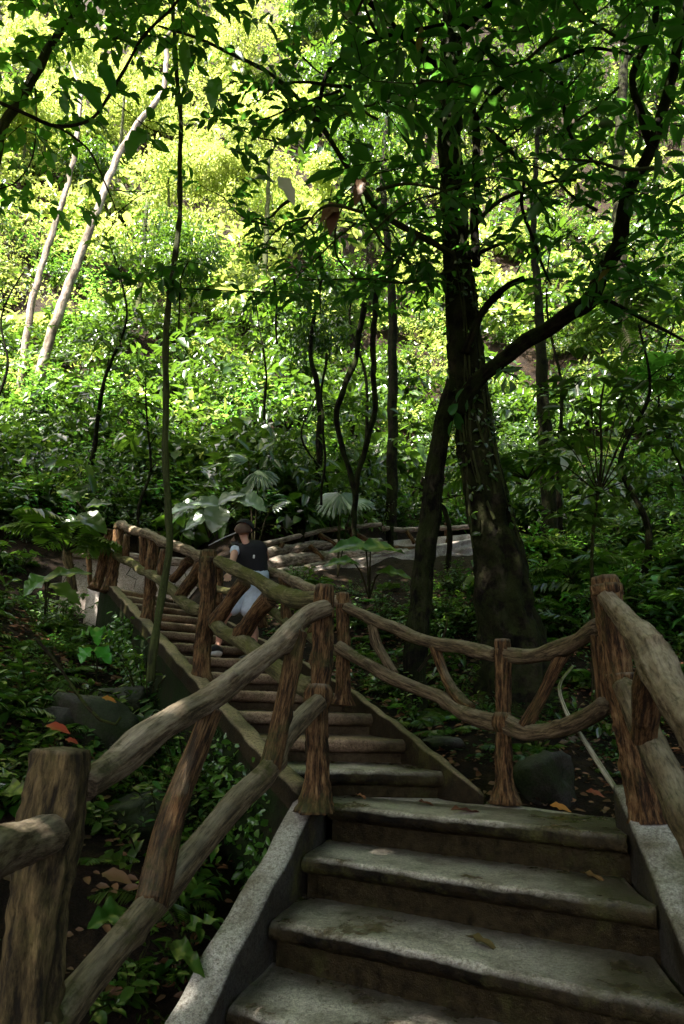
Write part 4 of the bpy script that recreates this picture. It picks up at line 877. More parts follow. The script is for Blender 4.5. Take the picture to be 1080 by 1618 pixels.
sprigs(g, C_, D_, 5, .17, .42, LT_FINE, 1, 0, .003, rg=rg); g.obj('crown', ['twig', 'leaf_over'], sl)

# tree overhanging at upper left
b = Vector((-3.9, 4.6, 0)); b.z = hz(b.x, b.y); lt = empty('overhanging_tree', b, 'bright green leafy tree leaning in from the upper left corner', 'tree')
g = Geo(); tube(g, [b, b + Vector((-.3, .3, 2.2)), P(-60, 420, 5), P(0, 215, 5), P(28, 165, 4.95), P(60, 110, 4.9), (P(85, 60, 4.9)), P(125, 0, 4.8), P(150, -100, 4.8)], [.09, .07, .05, .045, .042, .04, .035, .03, .03], .06, 12, .1, .06, .01); g.obj('trunk', 'bark_moss', lt)
LB = [([(-40, 150, 3.7), (0, 163, 3.8), (45, 182, 3.9), (88, 198, 4.0), (140, 190, 4.0), (168, 160, 4.0), (190, 120, 4.0), (225, 60, 4.0), (272, 12, 4.0), (300, -40, 4.0)], [.016, .014, .012, .011, .012, .011, .010, .009]),
      ([(88, 198, 4.0), (120, 218, 4.0), (142, 238, 4.0), (155, 265, 4.0), (168, 298, 4.0), (182, 340, 4.0), (165, 372, 4.0)], [.009, .006, .003]), ([(170, 300, 4.0), (230, 303, 4.0), (280, 290, 4.1)], [.003, .002]),
      ([(180, 340, 4.0), (215, 312, 4.0), (240, 300, 4.0)], [.004, .002]), ([(140, 130, 4.1), (200, 175, 4.2), (240, 205, 4.2), (290, 215, 4.3)], [.004, .003]), ([(0, 300, 4.4), (30, 285, 4.4), (55, 230, 4.4), (52, 100, 4.4)], [.006, .005])]
for q, r in LB: g = Geo(); tube(g, PL(q), r, .04, 8, .1, .04, .006, knot=2); g.obj('branch', 'twig', lt)
g = Geo(); C_, D_ = [], []
for _ in range(150): C_.append(np.array(P(rg.uniform(-180, 130), rg.uniform(-150, 330), rg.uniform(4.0, 6.2)))); D_.append(nrm(np.array([rg.normal(.3, 1), rg.normal(0, .7), rg.normal(-.2, .4)])))
for _ in range(95): C_.append(np.array(P(rg.uniform(60, 300), rg.uniform(-150, 60), rg.uniform(3.8, 5.6)))); D_.append(nrm(rg.normal(0, 1, 3) * [1, 1, .4]))
for px, py in [(60, 80), (120, 130), (150, 120), (80, 150), (170, 140), (200, 100), (150, 190), (215, 215), (90, 140), (140, 60), (230, 190), (20, 90), (180, 60)]: C_.append(np.array(P(px, py, 4.05))); D_.append(nrm(np.array([rg.normal(.3, 1), -.2, -.3])))
sprigs(g, C_, D_, 5, .13, .5, LT_FINE, 1, 0, .003, rg=rg)
canopy(g, 1200, -9.5, -2.6, -1, 7.0, 6.5, 9.5, 1); canopy(g, 500, -10, -4, 7.0, 9.5, 8, 10, 1, .4)  # unseen leaves added above the picture to block the sun
g.obj('crown', ['twig', 'leaf_bright'], lt)

# unseen trees added outside the picture to shade the steps and slope
for (x, y, n, bx, lab) in ((10.5, 13, 300, (1.5, 11, 11, 17.5), 'unseen tree added to shade the right-hand slope'), (-3, -10, 1500, (-12, 9, -16, -6.5), 'unseen shade tree added farther down the path'), (9, 3, 1100, (5.5, 13, -6, 9), 'unseen shade tree added beyond the right railing'), (-12.5, 2, 900, (-16, -9.5, -6, 9), 'unseen shade tree added high on the left bank'), (-6.5, -3.5, 1700, (-10, -1, -7, 2.5), 'unseen tree added to shade the steps from the left'), (3.5, -3.5, 1300, (-2.5, 6, -7, 2.0), 'unseen tree added to shade the steps from the right')):
    b = Vector((x, y, hz(x, y))); t = empty('added_shade_tree', b, lab, 'tree'); g = Geo(); tube(g, [b, b + Vector((.2, .3, 4)), b + Vector((.1, .6, 9.5))], [.3, .22, .12], .3, 16, .06, .06); c_ = b + Vector((.1, .5, 8))
    for k in range(6): a = k * 1.05; tube(g, [c_, c_ + Vector((math.cos(a) * 1.6, math.sin(a) * 1.6, 1.2)), c_ + Vector((math.cos(a) * 3, math.sin(a) * 3, 1.4))], [.09, .03], .3, 8)
    g.obj('trunk', 'bark', t); g = Geo(); canopy(g, n, *bx, 6.5, 10, 0, .38); g.obj('crown', 'leaf_over', t)

# lianas hanging in the middle
for i, (pts, lab) in enumerate([([(597, 420, 9.0), (592, 500, 9.0), (588, 560, 9.0), (592, 620, 8.9), (585, 680, 8.9), (568, 740, 8.9), (560, 790, 8.9), (562, 850, 8.9)], 'dark twisted liana hanging left of the big trunk, the rightmost one'),
        ([(575, 480, 9.1), (560, 570, 9.1), (540, 620, 9.0), (532, 650, 9.0), (540, 710, 9.0), (555, 750, 8.95), (560, 820, 8.9)], 'dark liana bowing to the left and rejoining its neighbour'),
        ([(515, 560, 9.6), (508, 640, 9.6), (512, 720, 9.5), (508, 800, 9.5)], 'thin vertical liana left of the twisted pair'),
        ([(432, 440, 10.5), (436, 490, 10.5), (438, 545, 10.5)], 'short thin dark stem hanging above the slope near the middle')]):
    g = Geo(); tube(g, PL(pts), [.045, .04, .035] if i < 2 else [.022, .018], .07, 10, .12, .06, .02, knot=3); o = g.obj('liana', 'bark'); tag(o, lab, 'liana')

# sapling behind the right railing
b = P(925, 960, 6.4); b.z = hz(b.x, b.y); sp_ = empty('sapling', b, 'young tree with layered glossy leaves behind the right front post', 'sapling')
g = Geo(); tube(g, [b] + PL([(935, 880, 6.3), (942, 800, 6.2), (950, 720, 6.1), (948, 650, 6.0), (955, 600, 6.0)]), [.018, .014, .008], .06, 7, .1)
tips = [(880, 690), (900, 640), (985, 620), (1010, 660), (1030, 600), (930, 600), (1000, 720), (890, 760), (1040, 760), (980, 800), (1060, 690), (900, 820), (860, 730)]
sp_pts = [P(a, b_, 6.0 + random.uniform(-.3, .3)) for a, b_ in tips]
for q in sp_pts: k = P(946, min(870, 0 + int(809 - (q.z - 1.0) * 100) if 0 else 780), 6.15); tube(g, [k, k.lerp(q, .6) + Vector((0, 0, .08)), q], [.008, .003], .08, 5, .05)
g.obj('trunk', 'twig', sp_)
g = Geo(); sprigs(g, [np.array(q) for q in sp_pts for _ in range(4)], [nrm(np.array([rg.normal(0, 1), rg.normal(-.2, .7), rg.normal(.05, .3)])) for q in sp_pts for _ in range(4)], 7, .15, .42, LT_FINE, 1, 0, .002, rg=rg)
g.obj('crown', ['twig', 'leaf_mid'], sp_)

# ------------------------------------------------------------------ plants one can point to
def fan_plant(label, base, fans, m_='leaf_pale'):
    base = Vector(base); base.z = hz(base.x, base.y); t = empty('fan_palm', base, label, 'fan palm')
    for (px, py, Y, r, ax) in fans:
        c = P(px, py, Y); g = Geo(); tube(g, [base, base.lerp(c, .6) + Vector((0, 0, .15)), c], [.012, .008], .1, 6, .05); g.obj('stalk', 'twig', t)
        g = Geo(); fan(g, c, ax, (0, -.6, .8), r, 0); g.obj('fan_leaf', m_, t)
fan_plant('fan palm with two pale ribbed leaves above the climbing person', P(405, 800, 10.2), [(392, 728, 10.2, .34, (-.8, -.2, .35)), (408, 742, 10.1, .42, (.55, -.3, -.75)), (430, 800, 10, .3, (.6, -.3, .2))])
fan_plant('fan palm with grey ribbed leaves just above the far railing', P(535, 840, 10.4), [(535, 778, 10.3, .50, (-.65, -.2, -.8)), (540, 778, 10.3, .46, (.65, -.25, -.75)), (560, 790, 10.2, .34, (.9, -.2, -.1))])
def leaf_plant(label, base, lv, name='large_leaf_plant', m_='leaf_mid', stem=.012):
    base = Vector(base); t = empty(name, base, label, 'broadleaf plant')
    for (a, b_, w, up) in lv:
        a = P(*a); b_ = P(*b_); g = Geo(); tube(g, [base, base.lerp(a, .6) + Vector((0, 0, .06)), a], [stem, stem * .6], .1, 6, .05); g.obj('stalk', 'twig', t)
        g = Geo(); blade(g, a, b_, up, w, 0, 12, True); g.obj('leaf', m_, t)
leaf_plant('big-leaved plant with dark umbrella-like leaves in front of the far walkway', P(583, 945, 7.2), [((578, 868, 7.2), (520, 862, 7.1), .42, (0, -.5, .85)), ((585, 870, 7.1), (640, 862, 7.3), .40, (0, -.5, .85)), ((560, 890, 6.9), (512, 885, 6.8), .22, (0, -.5, .85)), ((600, 905, 6.9), (650, 905, 6.8), .22, (0, -.5, .85)), ((578, 868, 7.3), (575, 845, 7.6), .34, (0, -.6, .6))], m_='leaf_mid')
leaf_plant('clump of huge glossy leaves left of the person, above the railing', P(330, 850, 9.2), [((345, 800, 9.2), (300, 788, 9.1), .34, (0, -.7, .7)), ((330, 815, 9.1), (290, 830, 9.0), .3, (0, -.7, .7)), ((350, 795, 9.2), (385, 775, 9.2), .32, (0, -.6, .7)), ((345, 805, 9.0), (335, 838, 8.9), .36, (.2, -.8, .5)), ((380, 790, 9.2), (420, 800, 9.1), .4, (0, -.6, .7)), ((375, 800, 9.3), (398, 760, 9.3), .2, (0, -.8, .3)), ((310, 800, 9.3), (262, 805, 9.2), .3, (0, -.7, .7))], m_='leaf_pale')
leaf_plant('dark glossy leaf clump at the foot of the slope at left', P(150, 850, 8.0), [((130, 815, 8), (168, 835, 7.9), .28, (0, -.7, .7)), ((125, 820, 8), (95, 835, 7.9), .24, (0, -.7, .7)), ((140, 800, 8.1), (175, 790, 8.1), .2, (0, -.7, .7)), ((120, 790, 8.1), (90, 770, 8.1), .2, (0, -.7, .7))])
leaf_plant('seedling with two bright heart leaves left of the top of the steps', P(70, 970, 5.6), [((70, 915, 5.5), (35, 935, 5.4), .22, (0, -.6, .8)), ((78, 912, 5.5), (145, 895, 5.6), .16, (0, -.6, .8)), ((85, 925, 5.5), (125, 945, 5.4), .14, (0, -.6, .8))], m_='leaf_mid', stem=.006)
leaf_plant('seedling with three bright leaves in front of the left boulder', P(152, 1075, 4.6), [((150, 995, 4.6), (120, 1003, 4.55), .07, (0, -.4, .9)), ((152, 993, 4.6), (153, 1012, 4.45), .08, (0, -.6, .7)), ((155, 995, 4.6), (180, 1000, 4.6), .06, (0, -.4, .9)), ((140, 1025, 4.55), (125, 1045, 4.5), .10, (0, -.6, .8)), ((155, 1025, 4.55), (175, 1045, 4.5), .10, (0, -.6, .8))], m_='leaf_bright', stem=.004)
leaf_plant('broad dark leaf poking up at the left edge behind the front post', P(-10, 1330, 2.6), [((-12, 1262, 2.6), (32, 1238, 2.5), .14, (0, -.3, .9)), ((-20, 1240, 2.7), (15, 1215, 2.7), .1, (0, -.3, .9))], stem=.006)
leaf_plant('low plant with strap leaves beside the front kerb', P(300, 1500, 3.0), [((290, 1470, 2.9), (335, 1440, 2.8), .06, (0, -.5, .9)), ((270, 1490, 2.9), (318, 1520, 2.7), .07, (0, -.5, .9)), ((200, 1370, 3), (165, 1345, 2.9), .1, (0, -.5, .9)), ((195, 1440, 2.9), (140, 1455, 2.8), .12, (0, -.5, .9))], stem=.004)
for lab, lv, mm in (('whitish drooping leaf cluster right of the big trunk', [((890, 712, 6.6), (868, 720, 6.5), .11), ((892, 712, 6.6), (893, 735, 6.4), .13), ((895, 712, 6.6), (922, 725, 6.5), .10)], 'leaf_white'),
        ('single pale leaf above the whitish cluster at right', [((852, 684, 6.7), (880, 692, 6.6), .10)], 'leaf_white'),
        ('pale dry leaf pair hanging in front of the bright slope', [((398, 283, 5.0), (438, 280, 5.0), .11), ((440, 278, 5.0), (466, 312, 4.9), .13)], 'leaf_white'),
        ('pale leaf caught in the dark canopy at the top', [((532, 18, 5.0), (578, 32, 4.9), .15)], 'leaf_white'), ('little pale leaf in the dark canopy left of the trunk top', [((708, 42, 5.5), (740, 55, 5.4), .08)], 'leaf_white'),
        ('bright green leaf spray lit from behind, left of the trunk top', [((600, 60, 4.9), (590, 0, 4.9), .05), ((575, 82, 4.9), (604, 142, 4.8), .12), ((540, 135, 4.9), (583, 182, 4.8), .12), ((612, 132, 4.9), (674, 132, 4.8), .09), ((598, 160, 4.9), (675, 184, 4.8), .08), ((605, 92, 4.9), (622, 112, 4.8), .1)], 'leaf_bright'),
        ('large round-leaved spray with holes at upper left', [((232, 205, 4.0), (195, 240, 3.9), .15), ((158, 98, 4.0), (180, 138, 3.9), .11), ((120, 130, 4.0), (160, 160, 3.9), .14), ((290, 60, 4.2), (293, 120, 4.2), .09), ((345, 120, 4.2), (330, 165, 4.2), .13), ((130, 45, 3.9), (105, 20, 3.9), .14)], 'leaf_bright'),
        ('reddish dead leaves hanging left of the trunk', [((540, 322, 5.6), (505, 340, 5.5), .16), ((530, 325, 5.6), (520, 362, 5.5), .12), ((575, 280, 5.6), (560, 315, 5.5), .12)], 'leaf_dry')):
    o = empty('leaf_spray', P(*lv[0][0]), lab, 'leaves')
    for a, b_, w in lv: g = Geo(); blade(g, P(*a), P(*b_), (0, -.8, .55), w, 0, 12); g.obj('leaf', mm, o)

# hero ferns
for px, py, Y, s, k, lab in ((110, 830, 7.6, 1.2, 'fern_a', 'large fern with spreading fronds at the left edge above the steps'), (830, 700, 8.0, 1.9, 'fern_a', 'tall dark fern fronds directly right of the big trunk'), (1050, 560, 10.5, 2.0, 'fern_b', 'big pale feathery fern at the right edge'),
                        (975, 480, 12, 1.8, 'fern_a', 'feathery fern above the dark limb at right'), (900, 880, 6.8, .9, 'fern_a', 'greyish fern at the foot of the big trunk')):
    random.seed(px); p = P(px, py, Y); p.z = max(hz(p.x, p.y), p.z - .25 * s); put(k, p, s, label=lab)

# ------------------------------------------------------------------ rocks, litter, stems on the ground
def rock(px, py, Y, sx, sy, sz, lab, seed, sink=.3, name='boulder'):
    rg = np.random.default_rng(seed); n, m_ = 26, 44; th = np.linspace(0, np.pi, n)[:, None]; ph = np.linspace(0, 2 * np.pi, m_, endpoint=False)[None]
    d = np.stack([np.sin(th) * np.cos(ph), np.sin(th) * np.sin(ph), np.cos(th) + 0 * ph], -1); r = np.ones((n, m_))
    for _ in range(14):
        a = nrm(rg.normal(0, 1, 3)); c = rg.uniform(.45, .85); dt = d @ a; r = np.minimum(r, np.where(dt > c, c / np.maximum(dt, .1), 1))
    for f in (5, 9, 17, 31): r += .05 / f * 6 * np.sin(d[..., 0] * f + rg.uniform(0, 6)) * np.sin(d[..., 1] * f + 1) * np.cos(d[..., 2] * f)
    v = d * r[..., None] * np.array([sx, sy, sz]); a = rg.uniform(0, 3); v = v @ np.array([[math.cos(a), -math.sin(a), 0], [math.sin(a), math.cos(a), 0], [0, 0, 1]])
    p = P(px, py, Y); p.z = hz(p.x, p.y) + sz * (.62 - 2 * sink) ; v = v + np.array(p)
    i = np.arange(n - 1)[:, None] * m_; j = np.arange(m_)[None]; jn = (j + 1) % m_
    g = Geo(); g.add(v.reshape(-1, 3), [np.stack([i + j, i + m_ + j, i + m_ + jn, i + jn], -1).reshape(-1, 4)])
    o = g.obj(name, 'rock', loc=p); tag(o, lab, 'rock')
rock(150, 1040, 5.0, .40, .3, .34, 'large grey boulder on the left bank below the railing top', 1)
rock(205, 985, 5.7, .35, .3, .26, 'mossy boulder higher up against the steps at left', 2)
rock(235, 1160, 4.2, .38, .3, .20, 'flat dark rock beneath the front handrail', 3, .2)
rock(95, 1050, 4.9, .2, .2, .2, 'small dark rock left of the large boulder', 4)
rock(150, 1120, 4.5, .12, .12, .1, 'small reddish-grey stone below the large boulder', 7)
rock(865, 1215, 4.5, .32, .24, .26, 'dark boulder behind the sagging railing', 5, .3)
rock(560, 1040, 5.8, .16, .14, .24, 'pale upright stone behind the railing post near the middle', 6, .2)
rock(700, 1110, 5.2, .2, .2, .12, 'low dark rock behind the sagging railing at left', 8)
rg = np.random.default_rng(77); g = Geo(); n = 15000
x = rg.uniform(-5, 4.5, n); y = rg.uniform(1.2, 9.5, n); ok = np.array([not on_stairs(a, b) for a, b in zip(x, y)]); x, y = x[ok], y[ok]; z = H(x, y) + .012 + rg.random(len(x)) * .02
nv = np.stack([-(H(x + .05, y) - H(x - .05, y)) * 10, -(H(x, y + .05) - H(x, y - .05)) * 10, np.ones(len(x))], 1) + rg.normal(0, .35, (len(x), 3)); ln = rg.uniform(.03, .085, len(x))
leaves(g, np.stack([x, y, z], 1), rdir(len(x), -.2, .2, rg), nv, ln, ln * .5, LT_MID, 0); o = g.obj('leaf_litter', 'leaf_dry'); tag(o, 'brown fallen leaves scattered over the dark soil', 'leaf litter', kind='stuff')
rg = np.random.default_rng(78); g = Geo(); n = 5200   # low creeping growth
x = rg.uniform(-5, 4.5, n); y = rg.uniform(1.2, 10, n); d_ = np.sin(x * 2.3 + 1) * np.sin(y * 1.9) + .5 * np.sin(x * 5 + y * 3)
ok = np.array([not on_stairs(a, b) for a, b in zip(x, y)]) & (d_ > .1); x, y = x[ok], y[ok]
cs = np.stack([x, y, H(x, y)], 1); k = 6; p = np.repeat(cs, k, 0) + rg.normal(0, .04, (len(cs) * k, 3)) * [1, 1, .6] + [0, 0, .05]
ln = rg.uniform(.025, .06, len(p)); leaves(g, p, rdir(len(p), -.3, .5, rg), np.array([0, 0, 1.]) + rg.normal(0, .4, (len(p), 3)), ln, ln * .55, LT_MID, 0)
o = g.obj('ground_cover', 'leaf_dark'); tag(o, 'low green creeping plants dotted over the banks', 'ground cover', kind='stuff')
for px, py, Y, s, lab, mm in ((72, 1146, 4.0, .15, 'orange-red fallen leaf on the bank at the left edge', 'leaf_orange'), (160, 1102, 4.4, .10, 'red-brown fallen leaf below the large boulder', 'leaf_orange'), (102, 1168, 3.8, .08, 'small orange leaf just above the front post', 'leaf_orange'),
        (925, 1250, 3.9, .10, 'orange fallen leaf behind the landing, left of the right post', 'leaf_orange'), (868, 1272, 3.75, .11, 'flat red-brown leaf at the back edge of the landing', 'leaf_orange'), (160, 1380, 2.9, .13, 'tan fallen leaf under the front railing', 'leaf_dry')):
    p = P(px, py, Y); g = Geo(); q = P(px + 28, py + 4, Y - .02); q = p + (q - p).normalized() * s; blade(g, p, q, (0, -.5, .85), s * .45, 0, 8, wav=.006); o = g.obj('fallen_leaf', mm, loc=p); tag(o, lab, 'leaf')
def on_z(px, py, z):
    d = ray(px, py); return Vector(d / d[2] * z)
for (a, b_, z, lab) in (((712, 1280), (765, 1276), -.5, 'curled brown leaf on the landing near its middle'), ((655, 1266), (690, 1268), -.5, 'thin brown leaf on the landing left of the curled one'), ((915, 1378), (960, 1388), -.672, 'reddish dry leaf at the right end of the second step'), ((735, 1478), (790, 1492), -.844, 'flat brown leaf on the third step'), ((560, 1255), (580, 1258), -.5, 'tiny dark leaf at the back left of the landing')):
    p = on_z(*a, z + .012); q = on_z(*b_, z + .012); g = Geo(); blade(g, p, q, (0, 0, 1), (q - p).length * .4, 0, 8, wav=.008); o = g.obj('fallen_leaf', 'leaf_dry', loc=p); tag(o, lab, 'leaf')
g = Geo(); tube(g, PL([(905, 1052, 3.75), (886, 1075, 3.7), (884, 1095, 3.66), (898, 1130, 3.6), (925, 1172, 3.5), (955, 1220, 3.42), (988, 1270, 3.34)]), [.006, .010, .012, .013, .013, .012], .03, 10, .1, .03, .004); o = g.obj('pale_stem', 'pipe'); tag(o, 'pale bent aerial root leaning behind the right front post', 'root')
rg = np.random.default_rng(88); g = Geo()
for _ in range(420):
    x, y = rg.uniform(-4.5, 4), rg.uniform(1.4, 8.5)
    if on_stairs(x, y) or on_stairs(x + .15, y): continue
    a = rg.uniform(0, 6.28); l = rg.uniform(.05, .25); e = (x + math.cos(a) * l, y + math.sin(a) * l); tube(g, [(x, y, hz(x, y) + .01), ((x + e[0]) / 2, (y + e[1]) / 2, hz((x + e[0]) / 2, (y + e[1]) / 2) + .03), (*e, hz(*e) + .01)], [rg.uniform(.002, .006), .002], .06, 5, .1)
o = g.obj('twig_litter', 'twig'); tag(o, 'broken twigs lying over the soil and dead leaves', 'twigs', kind='stuff')
for q, lab in (([(660, 1060, 5.4), (700, 1010, 5.4), (705, 975, 5.5)], 'thin brown stick leaning behind the sagging railing'), ([(60, 1010, 4.8), (160, 1140, 4.3), (190, 1135, 4.3)], 'fallen twig lying across the left bank')):
    g = Geo(); tube(g, PL(q), [.012, .008], .05, 7, .1, .05, .01); o = g.obj('stick', 'twig'); tag(o, lab, 'stick')
g = Geo()
tube(g, PL([(150, 1225, 3.7), (230, 1210, 3.7), (300, 1250, 3.5)]), [.004, .003], .05, 5); o = g.obj('stick', 'twig'); tag(o, 'thin green runner on the ground under the front handrail', 'stick')

# ------------------------------------------------------------------ person climbing the steps
def skin_mesh(joints, edges, root, sub=2):
    me = bpy.data.meshes.new('skin_src'); names = list(joints); ix = {n_: i for i, n_ in enumerate(names)}
    me.from_pydata([joints[n_][0] for n_ in names], [(ix[a], ix[b]) for a, b in edges], [])
    o = bpy.data.objects.new('skin_src', me); sc.collection.objects.link(o)
    md = o.modifiers.new('s', 'SKIN'); md.use_smooth_shade = True; md.branch_smoothing = .6
    for n_ in names:
        sv_ = me.skin_vertices[0].data[ix[n_]]; r = joints[n_][1]; sv_.radius = (r, r) if not hasattr(r, '__len__') else r; sv_.use_root = n_ == root
    md2 = o.modifiers.new('d', 'SUBSURF'); md2.levels = sub; md2.render_levels = sub
    bpy.context.view_layer.update(); ev = o.evaluated_get(bpy.context.evaluated_depsgraph_get())
    res = bpy.data.meshes.new_from_object(ev); bpy.data.objects.remove(o); return res
def chain(*a): return [(a[i], a[i + 1]) for i in range(len(a) - 1)]
J = {n_: (P(a, b_, c), r) for n_, (a, b_, c, r) in {
 'pel': (398, 926, 6.40, .095), 'spine': (405, 901, 6.34, .080), 'chest': (399, 876, 6.22, .085), 'nb': (388, 857, 6.12, .034), 'neck': (386, 852, 6.12, .036), 'h1': (385, 845, 6.12, .046), 'h2': (384, 836, 6.08, .068), 'h3': (385, 828, 6.10, .052),
 'shl': (372, 865, 6.18, .044), 'ell': (368, 884, 6.06, .031), 'wrl': (363, 903, 5.90, .021), 'pal': (361, 910, 5.85, .024),
 'shr': (414, 862, 6.20, .044), 'elr': (421, 882, 6.42, .031), 'wrr': (408, 898, 6.62, .021), 'par': (404, 900, 6.68, .024),
 'hil': (384, 940, 6.36, .075), 'knl': (354, 972, 6.28, .052), 'cal': (348, 992, 6.40, .045), 'anl': (345, 1016, 6.46, .028), 'fol': (339, 1026, 6.36, .028), 'tol': (330, 1028, 6.30, .022),
 'hir': (403, 940, 6.36, .078), 'knr': (393, 978, 6.30, .055), 'car': (402, 1000, 6.40, .048), 'anr': (398, 1032, 6.44, .028), 'for': (390, 1042, 6.34, .028), 'tor': (380, 1044, 6.28, .022)}.items()}
E = chain('pel', 'spine', 'chest', 'nb', 'neck', 'h1', 'h2', 'h3') + chain('chest', 'shl', 'ell', 'wrl', 'pal') + chain('chest', 'shr', 'elr', 'wrr', 'par') + chain('pel', 'hil', 'knl', 'cal', 'anl', 'fol', 'tol') + chain('pel', 'hir', 'knr', 'car', 'anr', 'for', 'tor')
for s_, pn, wn in (('l', 'pal', 'wrl'), ('r', 'par', 'wrr')):
    p0 = J[pn][0]; d = (p0 - J[wn][0]).normalized(); sd = d.cross(Vector((0, 1, 0))).normalized()
    for k, (of, ln) in enumerate(((-.024, .052), (-.008, .060), (.008, .058), (.023, .046))):
        a = p0 + d * .018 + sd * of; m1 = a + d * ln * .5; m2 = m1 + d * ln * .35 + Vector((0, -.02, -.012))
        J[f'f{s_}{k}a'] = (m1, .0085); J[f'f{s_}{k}b'] = (m2, .007); E += [(pn, f'f{s_}{k}a'), (f'f{s_}{k}a', f'f{s_}{k}b')]
    th = p0 + sd * -.03 + Vector((0, -.015, 0)); J[f't{s_}a'] = (th, .010); J[f't{s_}b'] = (th + d * .03, .008); E += [(pn, f't{s_}a'), (f't{s_}a', f't{s_}b')]
pb = P(393, 1046, 6.4); per = empty('person', pb, 'person in black vest and light shorts climbing the steps, seen from behind', 'person')
def padd(name, me, mm, parent=per):
    me.materials.clear(); me.materials.append(M[mm]); o = link(name, me, parent); o.location = -Vector(pb) if parent is per else (0, 0, 0); return o
body = padd('body', skin_mesh(J, E, 'pel'), 'skin')
def scaled(names, f): return {n_: (J[n_][0], J[n_][1] * f[i] if hasattr(f, '__len__') else J[n_][1] * f) for i, n_ in enumerate(names)}
S = scaled(['pel', 'spine', 'chest', 'nb', 'shl', 'shr'], [1.05, 2.0, 2.2, 2.6, 1.5, 1.5]); S['nb'] = (J['nb'][0] + Vector((0, -.01, .0)), .085)
S['pel'] = (J['pel'][0].lerp(J['spine'][0], .75), .122); S['shl2'] = (J['shl'][0].lerp(J['ell'][0], .12), .047); S['shr2'] = (J['shr'][0].lerp(J['elr'][0], .4), .064)
padd('vest', skin_mesh(S, chain('pel', 'spine', 'chest', 'nb') + chain('chest', 'shl', 'shl2') + chain('chest', 'shr', 'shr2'), 'chest'), 'vest')
S = {'a': (J['shl'][0].lerp(J['ell'][0], -.02), .050), 'b': (J['shl'][0].lerp(J['ell'][0], .30), .050), 'c': (J['shl'][0].lerp(J['ell'][0], .52), .046)}
padd('sleeve', skin_mesh(S, chain('a', 'b', 'c'), 'a'), 'sleeve')
S = {'a': (J['spine'][0] + Vector((0, .0, .05)), .12), 'm': (J['spine'][0] + Vector((-.01, -.01, -.04)), .15), 'b': (J['pel'][0] + Vector((0, 0, .0)), .158), 'c': (J['pel'][0] + Vector((0, 0, -.06)), .14)}
padd('waist_garment', skin_mesh(S, chain('a', 'm', 'b', 'c'), 'a'), 'sleeve')
S = {'q': (J['pel'][0] + Vector((0, 0, .06)), .14), 'p': (J['pel'][0], .150), 'l1': (J['hil'][0], .115), 'l2': (J['hil'][0].lerp(J['knl'][0], .9), .084), 'r1': (J['hir'][0], .128), 'r2': (J['hir'][0].lerp(J['knr'][0], .6), .112), 'r3': (J['hir'][0].lerp(J['knr'][0], .98), .100)}
padd('shorts', skin_mesh(S, chain('q', 'p') + chain('p', 'l1', 'l2') + chain('p', 'r1', 'r2', 'r3'), 'p'), 'shorts')
# hair, cap, shoes, bag strap
def dome(c, r, a0=0., flat=1., up=(0, 0, 1), n=10, m_=20):
    up = Vector(up).normalized(); x_ = up.orthogonal().normalized(); y_ = up.cross(x_); g = Geo(); th = np.linspace(.001, math.pi * .5 + a0, n)
    v = [np.array(c + (x_ * math.cos(p) * math.sin(t) + y_ * math.sin(p) * math.sin(t)) * r + up * (math.cos(t) * r * flat)) for t in th for p in np.linspace(0, 2 * math.pi, m_, endpoint=False)]
    i = np.arange(n - 1)[:, None] * m_; j = np.arange(m_)[None]; jn = (j + 1) % m_; g.add(np.array(v), [np.stack([i + j, i + m_ + j, i + m_ + jn, i + jn], -1).reshape(-1, 4)]); return g
hc = J['h2'][0]
hg = dome(hc + Vector((0, -.006, -.004)), .077, .62, .86, (-.10, -.12, 1)); hair = padd('hair', hg.mesh('hair', ['hair']), 'hair')
cg = dome(hc + Vector((.010, .006, .016)), .088, .0, .92, (.25, .35, 1)); cap = padd('cap', cg.mesh('cap', ['vest']), 'vest')
g = Geo(); c0 = hc + Vector((.06, .05, .03)); v = []
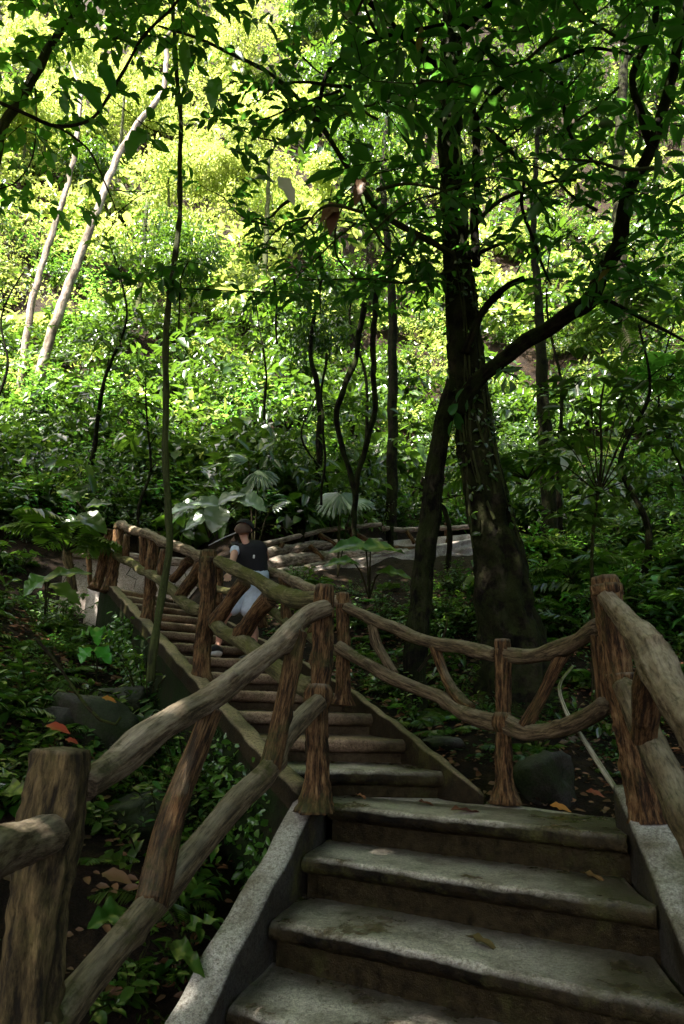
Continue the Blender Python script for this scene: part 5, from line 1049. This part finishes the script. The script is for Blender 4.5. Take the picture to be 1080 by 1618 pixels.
for k in range(9):
    a = (k / 8 - .5) * 2.0; d = Vector((math.cos(a), math.sin(a) * .9 + .3, -.12)).normalized(); v += [c0 + d * .005, c0 + d * .085 + Vector((0, 0, -.004)), c0 + d * .085 + Vector((0, 0, -.01)), c0 + d * .005 + Vector((0, 0, -.01))]
g.add([list(q) for q in v], [np.array([[k * 4 + a, k * 4 + (a + 1) % 4, k * 4 + 4 + (a + 1) % 4, k * 4 + 4 + a] for k in range(8) for a in range(4)])]); o = padd('brim', g.mesh('brim', ['vest']), 'vest', cap)
g = Geo(); tube(g, [hc + Vector((.02, -.062, .052)), hc + Vector((.05, -.045, .055)), hc + Vector((.075, -.01, .05))], [.010, .008], .01, 8, 0); padd('cap_strap', g.mesh('cap_strap', ['red']), 'red', cap)
for sx in (-1, 1):
    g = Geo(); e = hc + Vector((sx * .066, .0, -.008)); tube(g, [e + Vector((0, 0, -.016)), e + Vector((sx * .008, 0, 0)), e + Vector((0, 0, .016))], [.006, .009, .006], .006, 8, 0); padd('ear', g.mesh('ear', ['skin']), 'skin', body)
for an, fo, to in (('anl', 'fol', 'tol'), ('anr', 'for', 'tor')):
    a, f_, t_ = J[an][0], J[fo][0], J[to][0]; h = a + (a - f_) * .35; h.z = f_.z
    g = Geo(); tube(g, [h, f_ + Vector((0, 0, .006)), t_.lerp(f_, -.2)], [.036, .040, .030], .012, 16, 0); sh = padd('shoe', g.mesh('shoe', ['shoe']), 'shoe')
    g = Geo(); tube(g, [h - Vector((0, 0, .027)), f_ - Vector((0, 0, .025)), t_.lerp(f_, -.2) - Vector((0, 0, .018))], [.034, .037, .028], .012, 16, 0); padd('sole', g.mesh('sole', ['sole']), 'sole', sh)
g = Geo(); q = P(401, 877, 6.06); tube(g, [q, q + Vector((0, -.002, -.03))], [.009, .009], .01, 6, 0); padd('tag', g.mesh('tag', ['sole']), 'sole')
g = Geo(); tube(g, [J['par'][0] + Vector((-.30, 0, .09)), J['wrl'][0] + Vector((-.02, -.05, .02))], [.006, .006], .1, 6, 0)
g = Geo(); tube(g, PL([(329, 862, 6.3), (357, 848, 6.2), (372, 842, 6.1)]), [.005, .007], .1, 8, 0); o = g.obj('rod', 'metal'); tag(o, 'thin grey rod sticking out left of the climbing person', 'rod')
